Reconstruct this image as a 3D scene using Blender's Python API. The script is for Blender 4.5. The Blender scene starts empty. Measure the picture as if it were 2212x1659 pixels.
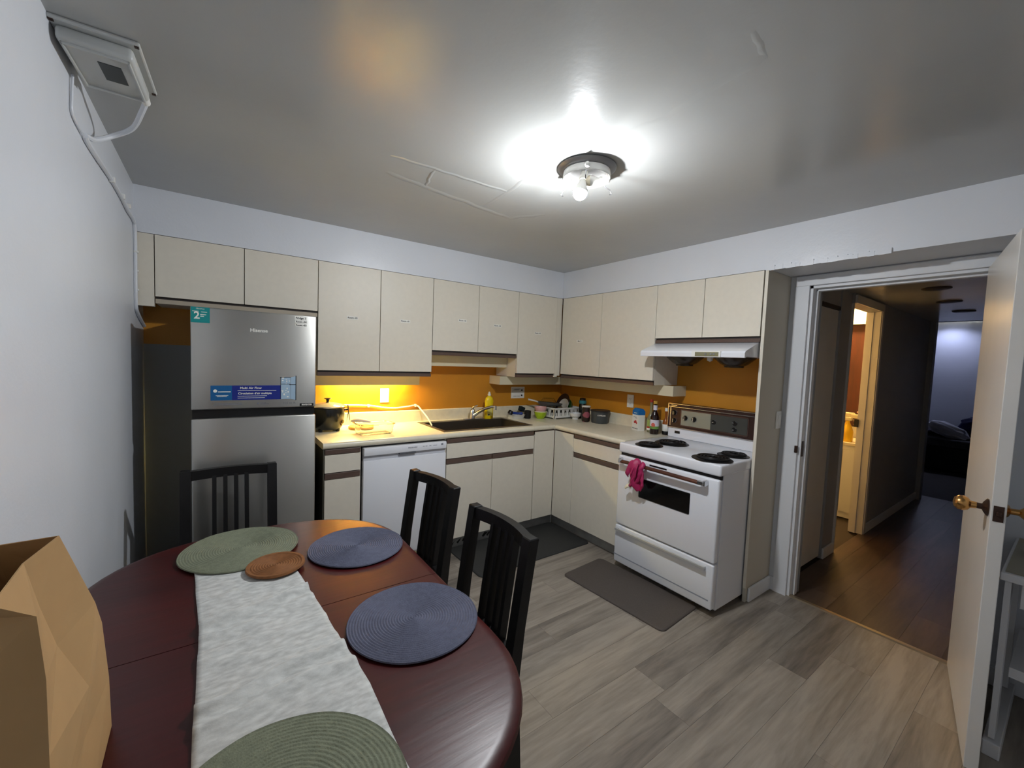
import bpy, bmesh, math, random
from mathutils import Vector, Matrix, noise
random.seed(7)
S = bpy.context.scene
COL = S.collection
PI = math.pi
# ------------------------------------------------------------------ camera, world, exposure
cam = bpy.data.cameras.new('camera'); cam_o = bpy.data.objects.new('camera', cam); COL.objects.link(cam_o)
cam.sensor_fit = 'HORIZONTAL'; cam.sensor_width = 36.0; cam.lens = 36.0 * 891.8 / 2212.0
cam.clip_start = .02
def cam_matrix(pos, yaw, pitch, roll):
    y, p, r = math.radians(yaw), math.radians(pitch), math.radians(roll)
    fw = Vector((-math.sin(y)*math.cos(p), math.cos(y)*math.cos(p), math.sin(p)))
    rt = Vector((math.cos(y), math.sin(y), 0)); up = rt.cross(fw)
    r2 = math.cos(r)*rt + math.sin(r)*up; u2 = -math.sin(r)*rt + math.cos(r)*up
    m = Matrix((r2, u2, -fw)).transposed().to_4x4(); m.translation = Vector(pos)
    return m
cam_o.matrix_world = cam_matrix((-3.0601, -3.3331, 1.4839), -35.7471, -3.38, 2.2012)
S.camera = cam_o
world = bpy.data.worlds.new('world'); S.world = world; world.use_nodes = True
world.node_tree.nodes['Background'].inputs[0].default_value = (.03, .03, .035, 1)
world.node_tree.nodes['Background'].inputs[1].default_value = 1.0
S.view_settings.view_transform = 'Standard'; S.view_settings.look = 'None'
S.view_settings.gamma = 1.0; S.view_settings.use_curve_mapping = False
S.view_settings.exposure = 0.2
BULB = 1800.0          # radiance of the bare ceiling bulb
UNDER = 150.0           # tube under the wall cabinet by the fridge
BATH = 290.0
BEDROOM = 170.0

# ------------------------------------------------------------------ materials
def srgb(r, g, b):
    f = lambda c: (c/255)/12.92 if c/255 <= .04045 else ((c/255+.055)/1.055)**2.4
    return (f(r), f(g), f(b), 1)
def mat(name, col, rough=.5, metal=0., var=.0, vscale=6., bump=0., bscale=60., emit=None, estr=0., trans=0., ior=1.45, spec=.5, coat=0., stretch=None, alpha=1., aniso=0.):
    m = bpy.data.materials.new(name); m.use_nodes = True
    nt = m.node_tree; n = nt.nodes; l = nt.links; p = n['Principled BSDF']
    p.inputs['Base Color'].default_value = col; p.inputs['Roughness'].default_value = rough
    p.inputs['Metallic'].default_value = metal; p.inputs['IOR'].default_value = ior
    p.inputs['Specular IOR Level'].default_value = spec
    p.inputs['Transmission Weight'].default_value = trans
    p.inputs['Coat Weight'].default_value = coat; p.inputs['Coat Roughness'].default_value = .1
    if aniso:
        p.inputs['Anisotropic'].default_value = aniso; tg = n.new('ShaderNodeTangent'); tg.direction_type = 'RADIAL'; tg.axis = 'Z'; l.new(tg.outputs[0], p.inputs['Tangent']); p.inputs['Anisotropic Rotation'].default_value = .25
    if emit: p.inputs['Emission Color'].default_value = emit; p.inputs['Emission Strength'].default_value = estr
    if var or bump:
        tc = n.new('ShaderNodeTexCoord'); mp = n.new('ShaderNodeMapping'); l.new(tc.outputs['Object'], mp.inputs[0])
        if stretch: mp.inputs['Scale'].default_value = stretch
    if var:
        t = n.new('ShaderNodeTexNoise'); t.inputs['Scale'].default_value = vscale; t.inputs['Detail'].default_value = 5
        l.new(mp.outputs[0], t.inputs['Vector'])
        r = n.new('ShaderNodeValToRGB'); r.color_ramp.elements[0].position = .3; r.color_ramp.elements[1].position = .7
        r.color_ramp.elements[0].color = [c*(1-var) for c in col[:3]]+[1]; r.color_ramp.elements[1].color = [min(1, c*(1+var)) for c in col[:3]]+[1]
        l.new(t.outputs[0], r.inputs[0]); l.new(r.outputs[0], p.inputs['Base Color'])
    if bump:
        t2 = n.new('ShaderNodeTexNoise'); t2.inputs['Scale'].default_value = bscale; t2.inputs['Detail'].default_value = 4
        l.new(mp.outputs[0], t2.inputs['Vector'])
        b = n.new('ShaderNodeBump'); b.inputs['Strength'].default_value = bump; b.inputs['Distance'].default_value = .01
        l.new(t2.outputs[0], b.inputs['Height']); l.new(b.outputs[0], p.inputs['Normal'])
    return m
def wood(name, dark, light, rough=.45, scale=1., contrast=.35, coat=0., axis='X', rnd=True):
    m = bpy.data.materials.new(name); m.use_nodes = True
    nt = m.node_tree; n = nt.nodes; l = nt.links; p = n['Principled BSDF']
    p.inputs['Roughness'].default_value = rough; p.inputs['Coat Weight'].default_value = coat; p.inputs['Coat Roughness'].default_value = .12
    tc = n.new('ShaderNodeTexCoord'); oi = n.new('ShaderNodeObjectInfo')
    off = n.new('ShaderNodeVectorMath'); off.operation = 'SCALE'; off.inputs[0].default_value = (37, 53, 11)
    l.new(oi.outputs['Random'], off.inputs['Scale'])
    ad = n.new('ShaderNodeVectorMath'); ad.operation = 'ADD'
    l.new(tc.outputs['Object'], ad.inputs[0]); l.new(off.outputs[0], ad.inputs[1])
    mp = n.new('ShaderNodeMapping'); l.new(ad.outputs[0], mp.inputs[0])
    sc = {'X': (1.1, 11, 11), 'Y': (11, 1.1, 11), 'Z': (11, 11, 1.1)}[axis]
    mp.inputs['Scale'].default_value = [s*scale for s in sc]
    a = n.new('ShaderNodeTexNoise'); a.inputs['Scale'].default_value = 1.6; a.inputs['Detail'].default_value = 8; a.inputs['Roughness'].default_value = .62; a.inputs['Distortion'].default_value = .7
    l.new(mp.outputs[0], a.inputs['Vector'])
    mp2 = n.new('ShaderNodeMapping'); l.new(ad.outputs[0], mp2.inputs[0]); mp2.inputs['Scale'].default_value = [s*scale*6 for s in sc]
    b = n.new('ShaderNodeTexNoise'); b.inputs['Scale'].default_value = 1.5; b.inputs['Detail'].default_value = 4
    l.new(mp2.outputs[0], b.inputs['Vector'])
    mx = n.new('ShaderNodeMath'); mx.operation = 'MULTIPLY_ADD'; mx.inputs[1].default_value = .35
    l.new(b.outputs[0], mx.inputs[0]); l.new(a.outputs[0], mx.inputs[2])
    rr = n.new('ShaderNodeMath'); rr.operation = 'MULTIPLY_ADD'; rr.inputs[1].default_value = .22 if rnd else 0.; 
    l.new(oi.outputs['Random'], rr.inputs[0]); l.new(mx.outputs[0], rr.inputs[2])
    r = n.new('ShaderNodeValToRGB'); r.color_ramp.elements[0].position = .68-contrast/1.6+(.1 if rnd else 0); r.color_ramp.elements[1].position = .68+contrast/1.6+(.1 if rnd else 0)
    r.color_ramp.elements[0].color = dark; r.color_ramp.elements[1].color = light
    l.new(rr.outputs[0], r.inputs[0]); l.new(r.outputs[0], p.inputs['Base Color'])
    bp = n.new('ShaderNodeBump'); bp.inputs['Strength'].default_value = .08; bp.inputs['Distance'].default_value = .004
    l.new(b.outputs[0], bp.inputs['Height']); l.new(bp.outputs[0], p.inputs['Normal'])
    return m
def paint(name, col, rough, bump=.12, bscale=90., broad=.12):
    """glossy rolled wall paint: fine orange peel and broad unevenness"""
    m = mat(name, col, rough, var=.03, vscale=2.)
    nt = m.node_tree; n = nt.nodes; l = nt.links; p = n['Principled BSDF']
    tc = n.new('ShaderNodeTexCoord')
    t = n.new('ShaderNodeTexNoise'); t.inputs['Scale'].default_value = bscale; t.inputs['Detail'].default_value = 3
    u = n.new('ShaderNodeTexNoise'); u.inputs['Scale'].default_value = 5.; u.inputs['Detail'].default_value = 3
    l.new(tc.outputs['Object'], t.inputs['Vector']); l.new(tc.outputs['Object'], u.inputs['Vector'])
    b1 = n.new('ShaderNodeBump'); b1.inputs['Strength'].default_value = bump; b1.inputs['Distance'].default_value = .004
    b2 = n.new('ShaderNodeBump'); b2.inputs['Strength'].default_value = broad; b2.inputs['Distance'].default_value = .03
    l.new(u.outputs[0], b2.inputs['Height']); l.new(t.outputs[0], b1.inputs['Height']); l.new(b2.outputs[0], b1.inputs['Normal']); l.new(b1.outputs[0], p.inputs['Normal'])
    return m
WALL = paint('wall_paint', srgb(221, 224, 230), .36)
CEIL = paint('ceiling_paint', srgb(178, 179, 177), .2, .07, 60., .05)
OCHRE = mat('ochre_paint', srgb(198, 134, 36), .45, var=.05, vscale=4, bump=.1, bscale=120)
GREYP = mat('grey_paint', srgb(150, 152, 152), .5)
TRIM = mat('trim_paint', srgb(226, 228, 232), .4)
CREAM = mat('cream_laminate', srgb(224, 217, 202), .42, var=.02, vscale=30)
CREAMD = mat('cream_board', srgb(214, 206, 180), .5)
BRONZE = mat('brown_rail', srgb(92, 74, 66), .35, var=.15, vscale=14, stretch=(1, 12, 12))
SHADOWPAINT = mat('painted_shadow', srgb(38, 30, 28), .6)
PANELSIDE = mat('panel_side', srgb(196, 190, 176), .5)
DARKSIDE = mat('dark_cabinet_side', srgb(74, 70, 60), .6)  # dark grey-brown side panel of the narrow base cabinet
COUNTER = mat('counter_laminate', srgb(226, 218, 196), .3, var=.05, vscale=25)
STONEKICK = mat('stone_vinyl', srgb(150, 150, 148), .5, var=.2, vscale=9)
STEEL = mat('brushed_steel', srgb(196, 195, 190), .33, metal=.92, var=.03, vscale=3, aniso=.75)
STEELS = mat('sink_steel', srgb(112, 104, 94), .35, metal=.85)
CHROME = mat('chrome', srgb(210, 210, 212), .2, metal=1.)
BRASS = mat('old_brass', srgb(196, 148, 88), .25, metal=1.)
DKBRASS = mat('dark_bronze', srgb(70, 52, 44), .35, metal=.7)
WHITE = mat('white_enamel', srgb(232, 234, 240), .25, coat=.3)
WHITEP = mat('white_plastic', srgb(232, 231, 226), .4)
GREYW = mat('grey_mark', srgb(120, 124, 135), .5)
BLACK = mat('black_lacquer', srgb(17, 16, 17), .4, bump=.05, bscale=80)
BLACKP = mat('black_plastic', srgb(14, 14, 15), .35)
DARKGLASS = mat('oven_glass', srgb(12, 12, 12), .12)
COIL = mat('burner_coil', srgb(28, 27, 28), .45, metal=.4)
BROWNPANEL = mat('brown_panel', srgb(52, 28, 22), .35)
SMOKE = mat('smoked_panel', srgb(70, 70, 66), .25)
PALEPANEL = mat('pale_panel', srgb(150, 148, 130), .35)
WALNUT = wood('walnut_bar', srgb(60, 28, 18), srgb(110, 62, 40), .4, 1.5, axis='Y', rnd=False)
MAHOG = wood('mahogany', srgb(46, 6, 8), srgb(76, 14, 14), .36, .6, .5, coat=.0, axis='X', rnd=False)
FLOORW = wood('floor_vinyl', srgb(92, 84, 77), srgb(158, 148, 136), .42, .7, .46)
HALLW = wood('hall_vinyl', srgb(44, 33, 27), srgb(86, 69, 58), .36, .7, .46)
LINEN = mat('linen', srgb(196, 197, 194), .9, var=.2, vscale=38, bump=.1, bscale=300, stretch=(1, 2.2, 1))
GREENMAT = mat('green_weave', srgb(122, 127, 106), .85, var=.12, vscale=70, bump=.3, bscale=300)
BLUEMAT = mat('blue_weave', srgb(90, 93, 112), .8, var=.12, vscale=70, bump=.3, bscale=300)
COASTER = mat('brown_weave', srgb(130, 84, 46), .75, var=.15, vscale=60)
KRAFT = mat('kraft_paper', srgb(188, 150, 102), .75, var=.05, vscale=12)
RUBBERB = mat('black_rubber', srgb(48, 48, 47), .7, var=.1, vscale=150)
RUBBERT = mat('taupe_rubber', srgb(82, 74, 69), .7, var=.1, vscale=150)
PINK = mat('pink_rubber', srgb(168, 36, 88), .5)
CREAMCUFF = mat('cream_cuff', srgb(224, 216, 190), .6)
DOORP = mat('door_paint', srgb(218, 215, 210), .3, var=.03, vscale=5)
GLASS = mat('clear_glass', (.97, .98, .96, 1), .03, trans=1., ior=1.3)
INKB = mat('ink_black', srgb(30, 30, 30), .6)
PAPER = mat('label_paper', srgb(240, 238, 230), .6)
TEAL = mat('teal_print', srgb(16, 140, 140), .4)
NAVY = mat('navy_print', srgb(22, 40, 130), .4)
BLUEG = mat('blue_print', srgb(10, 92, 150), .4)
PALEBL = mat('pale_blue_print', srgb(160, 185, 205), .4)
BULBM = mat('bulb_glow', (1, 1, 1, 1), .4, emit=(.93, .965, 1, 1), estr=BULB)
UNDERM = mat('under_tube_glow', (1, .9, .5, 1), .4, emit=(1, .76, .24, 1), estr=UNDER)
BATHM = mat('bath_globe_glow', (1, .9, .7, 1), .4, emit=(1, .62, .24, 1), estr=BATH)
BEDM = mat('bedroom_glow', (1, 1, 1, 1), .4, emit=(.60, .66, 1, 1), estr=BEDROOM)
DOTM = mat('string_light_glow', (1, 1, 1, 1), .4, emit=(1, .98, .85, 1), estr=9.)

# ------------------------------------------------------------------ builders
M4 = {}
def tag(o, label=None, cat=None, group=None, kind=None):
    if label: o['label'] = label
    if cat: o['category'] = cat
    if group: o['group'] = group
    if kind: o['kind'] = kind
    return o
def thing(name, label, cat, loc=(0, 0, 0), rotz=0., group=None):
    o = bpy.data.objects.new(name, None); COL.objects.link(o); o.empty_display_size = .05
    o.location = loc; o.rotation_euler = (0, 0, rotz)
    M4[o] = Matrix.Translation(loc) @ Matrix.Rotation(rotz, 4, 'Z')
    return tag(o, label, cat, group)
class B:
    def __init__(s): s.bm = bmesh.new(); s.mi = 0
    def _m(s, faces):
        for f in faces: f.material_index = s.mi
    def box(s, x0, x1, y0, y1, z0, z1, bev=0., rot=None, seg=2):
        x0, x1 = min(x0, x1), max(x0, x1); y0, y1 = min(y0, y1), max(y0, y1); z0, z1 = min(z0, z1), max(z0, z1)
        r = bmesh.ops.create_cube(s.bm, size=1.); vs = r['verts']
        for v in vs: v.co = Vector(((x0+x1)/2+v.co.x*(x1-x0), (y0+y1)/2+v.co.y*(y1-y0), (z0+z1)/2+v.co.z*(z1-z0)))
        if bev:
            es = list({e for v in vs for e in v.link_edges})
            q = bmesh.ops.bevel(s.bm, geom=es, offset=bev, segments=seg, affect='EDGES', profile=.5)
            vs = list({v for f in q['faces'] for v in f.verts} | {v for v in vs if v.is_valid})
        if rot is not None:
            for v in vs: v.co = rot @ v.co
        s._m({f for v in vs for f in v.link_faces}); return vs
    def cyl(s, p0, p1, r0, r1=None, seg=20, caps=True):
        r1 = r0 if r1 is None else r1
        p0, p1 = Vector(p0), Vector(p1); d = (p1-p0).normalized()
        a = d.orthogonal().normalized(); b = d.cross(a)
        A = [s.bm.verts.new(p0+r0*(math.cos(t)*a+math.sin(t)*b)) for t in [2*PI*i/seg for i in range(seg)]]
        C = [s.bm.verts.new(p1+r1*(math.cos(t)*a+math.sin(t)*b)) for t in [2*PI*i/seg for i in range(seg)]]
        fs = [s.bm.faces.new((A[i], A[(i+1) % seg], C[(i+1) % seg], C[i])) for i in range(seg)]
        if caps: fs += [s.bm.faces.new(A[::-1]), s.bm.faces.new(C)]
        s._m(fs)
    def lathe(s, prof, c=(0, 0, 0), seg=28, mtx=None, sx=1., sy=1.):
        """profile of (r, z); r==0 ends close to a point"""
        c = Vector(c); rings = []
        for r, z in prof:
            if r < 1e-6: rings.append([s.bm.verts.new((0, 0, z))])
            else: rings.append([s.bm.verts.new((r*math.cos(2*PI*i/seg)*sx, r*math.sin(2*PI*i/seg)*sy, z)) for i in range(seg)])
        fs = []
        for A, C in zip(rings, rings[1:]):
            for i in range(seg):
                j = (i+1) % seg
                if len(A) == 1 and len(C) == 1: continue
                if len(A) == 1: fs.append(s.bm.faces.new((A[0], C[j], C[i])))
                elif len(C) == 1: fs.append(s.bm.faces.new((A[i], A[j], C[0])))
                else: fs.append(s.bm.faces.new((A[i], A[j], C[j], C[i])))
        for R in rings:
            for v in R: v.co = (mtx @ v.co if mtx is not None else v.co) + c
        s._m(fs)
    def tube(s, pts, r, seg=8, caps=True, flat=1.):
        pts = [Vector(p) for p in pts]; n = len(pts)
        rs = r if isinstance(r, (list, tuple)) else [r]*n
        rings = []; a = None
        for i, p in enumerate(pts):
            d = (pts[min(i+1, n-1)]-pts[max(i-1, 0)]).normalized()
            if a is None: a = d.orthogonal().normalized()
            a = (a-d*a.dot(d)).normalized(); b = d.cross(a)
            rings.append([s.bm.verts.new(p+rs[i]*(math.cos(t)*a+flat*math.sin(t)*b)) for t in [2*PI*k/seg for k in range(seg)]])
        fs = []
        for A, C in zip(rings, rings[1:]):
            fs += [s.bm.faces.new((A[k], A[(k+1) % seg], C[(k+1) % seg], C[k])) for k in range(seg)]
        if caps: fs += [s.bm.faces.new(rings[0][::-1]), s.bm.faces.new(rings[-1])]
        s._m(fs)
    def prism(s, poly, axis, a, b):
        """poly in the two other axes (in xyz order), extruded from a to b along axis"""
        def P(u, v, w): return {'x': (w, u, v), 'y': (u, w, v), 'z': (u, v, w)}[axis]
        A = [s.bm.verts.new(P(u, v, a)) for u, v in poly]; C = [s.bm.verts.new(P(u, v, b)) for u, v in poly]
        n = len(poly)
        fs = [s.bm.faces.new((A[i], A[(i+1) % n], C[(i+1) % n], C[i])) for i in range(n)]
        fs += [s.bm.faces.new(A[::-1]), s.bm.faces.new(C)]
        s._m(fs)
    def poly(s, pts):
        s._m([s.bm.faces.new([s.bm.verts.new(p) for p in pts])])
    def text(s, txt, org, right, up, size, bold=0.):
        """flat lettering with its baseline centred on org"""
        cu = bpy.data.curves.new('t', 'FONT'); cu.body = txt; cu.size = size; cu.align_x = 'CENTER'; cu.align_y = 'CENTER'; cu.resolution_u = 2; cu.offset = bold
        o = bpy.data.objects.new('t', cu); me = bpy.data.meshes.new_from_object(o)
        r, u = Vector(right).normalized(), Vector(up).normalized(); nrm = r.cross(u)
        m = Matrix((r, u, nrm)).transposed().to_4x4(); m.translation = Vector(org)
        me.transform(m); k = len(s.bm.faces); s.bm.from_mesh(me); s.bm.faces.ensure_lookup_table()
        s._m(s.bm.faces[k:])
        bpy.data.objects.remove(o); bpy.data.curves.remove(cu); bpy.data.meshes.remove(me)
    def mesh(s, name, local_m=None, normals=True):
        if normals: bmesh.ops.recalc_face_normals(s.bm, faces=s.bm.faces)
        me = bpy.data.meshes.new(name)
        if local_m is not None: bmesh.ops.transform(s.bm, matrix=local_m.inverted(), verts=s.bm.verts)
        s.bm.to_mesh(me); s.bm.free(); return me
def obj(name, b, mats, parent=None, smooth=False, local=False, label=None, kind=None, angle=40, normals=True, origin=None):
    """one mesh object; vertices are given in world space unless local"""
    m = M4.get(parent) if parent else None
    if origin is not None and not parent: m = Matrix.Translation(origin)
    me = b.mesh(name, None if (local or m is None) else m, normals)
    for x in (mats if isinstance(mats, (list, tuple)) else [mats]): me.materials.append(x)
    if smooth:
        me.polygons.foreach_set('use_smooth', [True]*len(me.polygons))
        try: me.set_sharp_from_angle(angle=math.radians(angle))
        except Exception: pass
    o = bpy.data.objects.new(name, me); COL.objects.link(o)
    if parent: o.parent = parent; M4[o] = M4[parent]
    elif origin is not None: o.location = origin; M4[o] = m
    else: M4[o] = Matrix.Identity(4)
    if label: o['label'] = label
    if kind: o['kind'] = kind
    return o
def bx(*a, **k):
    b = B(); b.box(*a, **k); return b
def rr(w, d, r, n=5):
    return [(sx*(w-r)+r*math.cos(a), sy*(d-r)+r*math.sin(a)) for sx, sy, a0 in ((1, 1, 0), (-1, 1, PI/2), (-1, -1, PI), (1, -1, 1.5*PI)) for a in [a0+PI/2*k/n for k in range(n+1)]]
def shell(q, levels, closed_bottom=True):
    loops = [[q.bm.verts.new((x, y, z)) for x, y in rr(w, d, r)] for w, d, r, z in levels]; n = len(loops[0])
    fs = [q.bm.faces.new((A[i], A[(i+1) % n], C[(i+1) % n], C[i])) for A, C in zip(loops, loops[1:]) for i in range(n)]
    fs += [q.bm.faces.new(loops[0][::-1]), q.bm.faces.new(loops[-1])]; q._m(fs)
def struct(name, b, mats, parent=None, **k):
    return obj(name, b, mats, parent, kind=None if parent else 'structure', **k)
def copy_tree(o, parent=None):
    c = o.copy(); COL.objects.link(c)
    if parent: c.parent = parent
    for ch in list(o.children): copy_tree(ch, c)
    return c

# ------------------------------------------------------------------ room dimensions
W, H, ZT, DU = 3.412, 2.334, 2.09, .332
DC, DD, CT = .624, .612, .922
YB = -4.1                      # wall behind the camera
YJ, YH, YL = -2.272, -3.046, -3.017        # door opening in the right wall
XE = 3.75                      # far end of the hall

# ------------------------------------------------------------------ structure: kitchen
b = B(); b.box(-W-.1, 0.06, YB-.1, .1, -.1, -.012); floor = struct('floor', b, mat('subfloor', srgb(96, 88, 82), .8))
def planks(parent, m, x0, x1, y0, y1, first, wdt, length, offs):
    y = first
    while y > y0: y -= wdt
    k = 0; cache = {}
    while y < y1:
        ya, yb = max(y, y0), min(y+wdt, y1)
        x = x0 - offs(k)
        while x < x1:
            xa, xb = max(x, x0), min(x+length, x1)
            if xb-xa > .03 and yb-ya > .01:
                key = (round(xb-xa, 3), round(yb-ya, 3))
                if key not in cache:
                    h, g = (xb-xa)/2-.0004, (yb-ya)/2-.0004
                    q = bx(-h, h, -g, g, -.011, 0); me = q.mesh('plank'); me.materials.append(m); cache[key] = me
                o = bpy.data.objects.new('plank', cache[key]); COL.objects.link(o); o.parent = parent
                o.location = ((xa+xb)/2, (ya+yb)/2, 0)
            x += length
        y += wdt; k += 1
offs = [.42, .95, .1, .62, 1.08, .3, .8, .2, .7, 1.0, .5]
planks(floor, FLOORW, -W, -.002, YB, 0, -2.308, .17, 1.22, lambda k: offs[k % 11])

b = B(); b.box(-W-.1, .12, YB-.1, .1, H, H+.1); ceiling = struct('ceiling', b, CEIL)
# taped drywall joints and trowel ridges standing proud of the ceiling
def ridge(pts, w, h=.003):
    h *= .55; q = B(); n = len(pts)
    rows = []
    for k, (x, y) in enumerate(pts):
        (xa, ya), (xb, yb) = pts[max(k-1, 0)], pts[min(k+1, n-1)]
        d = Vector((xb-xa, yb-ya)).normalized(); px, py = -d.y*w/2, d.x*w/2; e = .2 if k in (0, n-1) else 1.
        rows.append([q.bm.verts.new(p) for p in ((x-px, y-py, H+.0008), (x-px*.35, y-py*.35, H-h*.8*e), (x+px*.35, y+py*.35, H-h*e), (x+px, y+py, H+.0008))])
    for A, C in zip(rows, rows[1:]):
        for k in range(3): q.bm.faces.new((A[k], A[k+1], C[k+1], C[k]))
    obj('plaster_ridge', q, CEIL, ceiling, smooth=True, angle=80)
def wob(p, q, n=8, a=.006):
    return [(p[0]+(q[0]-p[0])*i/n+random.uniform(-a, a), p[1]+(q[1]-p[1])*i/n+random.uniform(-a, a)) for i in range(n+1)]
ridge(wob((-1.843, -2.76), (-1.80, -2.44)), .05, .002); ridge(wob((-1.80, -2.44), (-1.83, -2.2)), .05, .002)
ridge(wob((-1.843, -2.76), (-1.95, -2.78), 4), .03, .001)
ridge(wob((-1.88, -1.95), (-1.835, -1.30), 12), .03, .0035)
ridge(wob((-2.45, -1.535), (-1.84, -1.555), 12), .03, .004)
ridge(wob((-2.42, -1.36), (-1.60, -1.23), 14, .01), .05, .004); ridge(wob((-2.24, -1.52), (-2.2, -1.33), 6), .02, .003)
ridge(wob((-1.62, -1.22), (-1.5, -1.42), 6, .012), .05, .003)

b = B(); b.box(-W-.1, -W, YB, .1, 0, H); struct('wall_left', b, WALL)
b = B(); b.box(-W, -2.50, 0, .1, 0, 1.495); b.mi = 1; b.box(-W, -2.50, 0, .1, 1.495, H); b.box(-2.50, .1, 0, .1, 0, H)
struct('wall_back', b, [GREYP, OCHRE])
b = B(); b.mi = 1; b.box(0, .11, -2.15, 0, 0, H); b.mi = 0
b.box(0, .11, YJ, -2.15, 0, H); b.box(0, .11, YH, YJ, 2.02, H); b.box(0, .11, YB, YH, 0, H)
struct('wall_right', b, [WALL, OCHRE])
b = B(); b.box(-W-.1, .11, YB-.1, YB, 0, H); struct('wall_front', b, WALL)
# soffit over the wall cabinets, running on over the doorway
b = B(); b.box(-W, -.001, -DU+.002, -.001, ZT, H+.01); b.box(-DU+.002, -.001, YB, -DU, ZT, H+.01)
struct('trim_1', b, WALL)
# rough plaster lip under the soffit edge by the door
b = B()
for i in range(26):
    y = -2.16-i*.022; b.box(-DU-.0035-random.random()*.003, -DU+.002, y-.014, y+.014, ZT-.006-random.random()*.004, ZT+.012+random.random()*.01)
struct('trim_2', b, WALL)
# door casing, jamb, stop
b = B()
for y0, y1 in ((YJ-.002, YJ+.075), (YH-.075, YH+.002)): b.box(-.018, .0, y0, y1, 0, 2.02)
b.box(-.018, 0, YH-.075, YJ+.075, 2.02, 2.084, bev=.004)
b.box(0, .115, YJ-.018, YJ+.001, 0, 2.02); b.box(0, .115, YH-.001, YH+.012, 0, 2.02); b.box(0, .115, YH, YJ, 2.004, 2.021)
b.box(.045, .085, YJ-.032, YJ-.018, 0, 2.005, bev=.003); b.box(.045, .085, YH, YJ, 1.99, 2.004, bev=.003); b.box(.045, .085, YH+.012, YH+.024, 0, 2.005)
trim3 = struct('trim_3', b, TRIM)
obj('strike_plate', bx(.01, .036, YJ-.0215, YJ-.017, .93, 1.03), DKBRASS, trim3)
obj('latch_hook', bx(-.026, -.014, YJ-.008, YJ+.01, .955, 1.0, bev=.002), DKBRASS, trim3)
b = B(); b.prism([(-.004, 0), (.006, .006), (.03, .006), (.04, 0)], 'y', YH, YJ)
struct('trim_4', b, mat('threshold_metal', srgb(190, 175, 150), .3, metal=.9))
# baseboards
b = B(); b.box(-.31, -.016, -2.18, -2.166, 0, .09, bev=.003); b.box(-.014, -.0005, YJ+.076, -2.166, 0, .09, bev=.003); struct('baseboard_right', b, TRIM)
b = B(); b.box(-W, -W+.012, YB, -.02, 0, .09, bev=.003); struct('baseboard_left', b, TRIM)
b = B(); b.box(-.014, -.0005, YB, YH-.08, 0, .09, bev=.003); struct('baseboard_front', b, TRIM)

# ------------------------------------------------------------------ structure: hall, bathroom and bedroom beyond the door
b = B(); b.box(.06, 8.2, -4.3, -.3, -.1, -.012); hf = struct('floor_hall', b, mat('hall_subfloor', srgb(50, 42, 36), .8))
planks(hf, HALLW, .04, XE+.3, -3.30, -2.20, -2.308, .17, 1.22, lambda k: offs[(k+4) % 11])
HC = 2.115
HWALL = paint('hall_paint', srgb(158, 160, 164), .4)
b = B(); b.box(.11, XE+.15, -3.4, -2.20, HC, HC+.1); struct('ceiling_hall', b, CEIL)
b = B()
b.box(.11, .13, -2.30, -2.19, 0, HC)
b.box(.11, .86, -2.19, -2.09, 1.985, HC)              # over the closet
b.box(.84, 1.06, -2.20, -2.10, 0, HC)                 # stub between closet and bathroom
b.box(1.06, 1.785, -2.22, -2.125, 2.035, HC)            # over the bathroom door
b.box(1.785, XE, -2.22, -2.125, 0, HC)
struct('wall_hall_left', b, HWALL)
b = B(); b.box(.11, XE, -3.4, -3.30, 0, HC); struct('wall_hall_right', b, HWALL)
b = B(); b.box(XE, XE+.12, -2.265, -2.0, 0, HC); b.box(XE, XE+.12, -3.4, -3.05, 0, HC)
struct('wall_hall_end', b, HWALL)
b = B(); b.box(.13, .84, -2.10, -2.0, 0, 2.0); struct('wall_closet', b, WALL)
b = B(); b.box(.84, 1.07, -2.215, -2.20, 0, .085, bev=.004); b.box(1.84, XE, -2.232, -2.22, 0, .085, bev=.003); struct('baseboard_hall', b, TRIM)
# closet door panel and its dark track
d2 = struct('door_2', bx(.135, .835, -2.185, -2.155, .02, 1.955, bev=.002), DOORP)
obj('track', bx(.131, .838, -2.196, -2.14, 1.957, 1.985), BLACKP, d2)
# bathroom door lining
b = B(); b.box(1.765, 1.785, -2.225, -2.12, 0, 2.035); b.box(1.752, 1.765, -2.175, -2.135, 0, 2.03)
b.box(1.778, 1.825, -2.234, -2.22, 0, 2.10, bev=.003); b.box(1.06, 1.765, -2.236, -2.22, 2.035, 2.10, bev=.003); b.box(1.06, 1.078, -2.215, -2.1, 0, 2.035)
t5 = struct('trim_5', b, DOORP)
obj('strike_plate', bx(1.735, 1.766, -2.135, -2.105, .985, 1.055), BLACKP, t5)
# bathroom shell
BW = mat('bath_wall', srgb(232, 226, 210), .5)
b = B(); b.box(2.62, 2.72, -2.1, -.5, 0, 2.4); struct('wall_bath_far', b, BW)
b = B(); b.box(1.0, 2.72, -.6, -.5, 0, 2.4); struct('wall_bath_back', b, BW)
b = B(); b.box(.96, 1.06, -2.1, -.5, 0, 2.4); struct('wall_bath_near', b, BW)
b = B(); b.box(.96, 2.72, -2.1, -.5, 2.4, 2.5); struct('ceiling_bath', b, BW)
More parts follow.
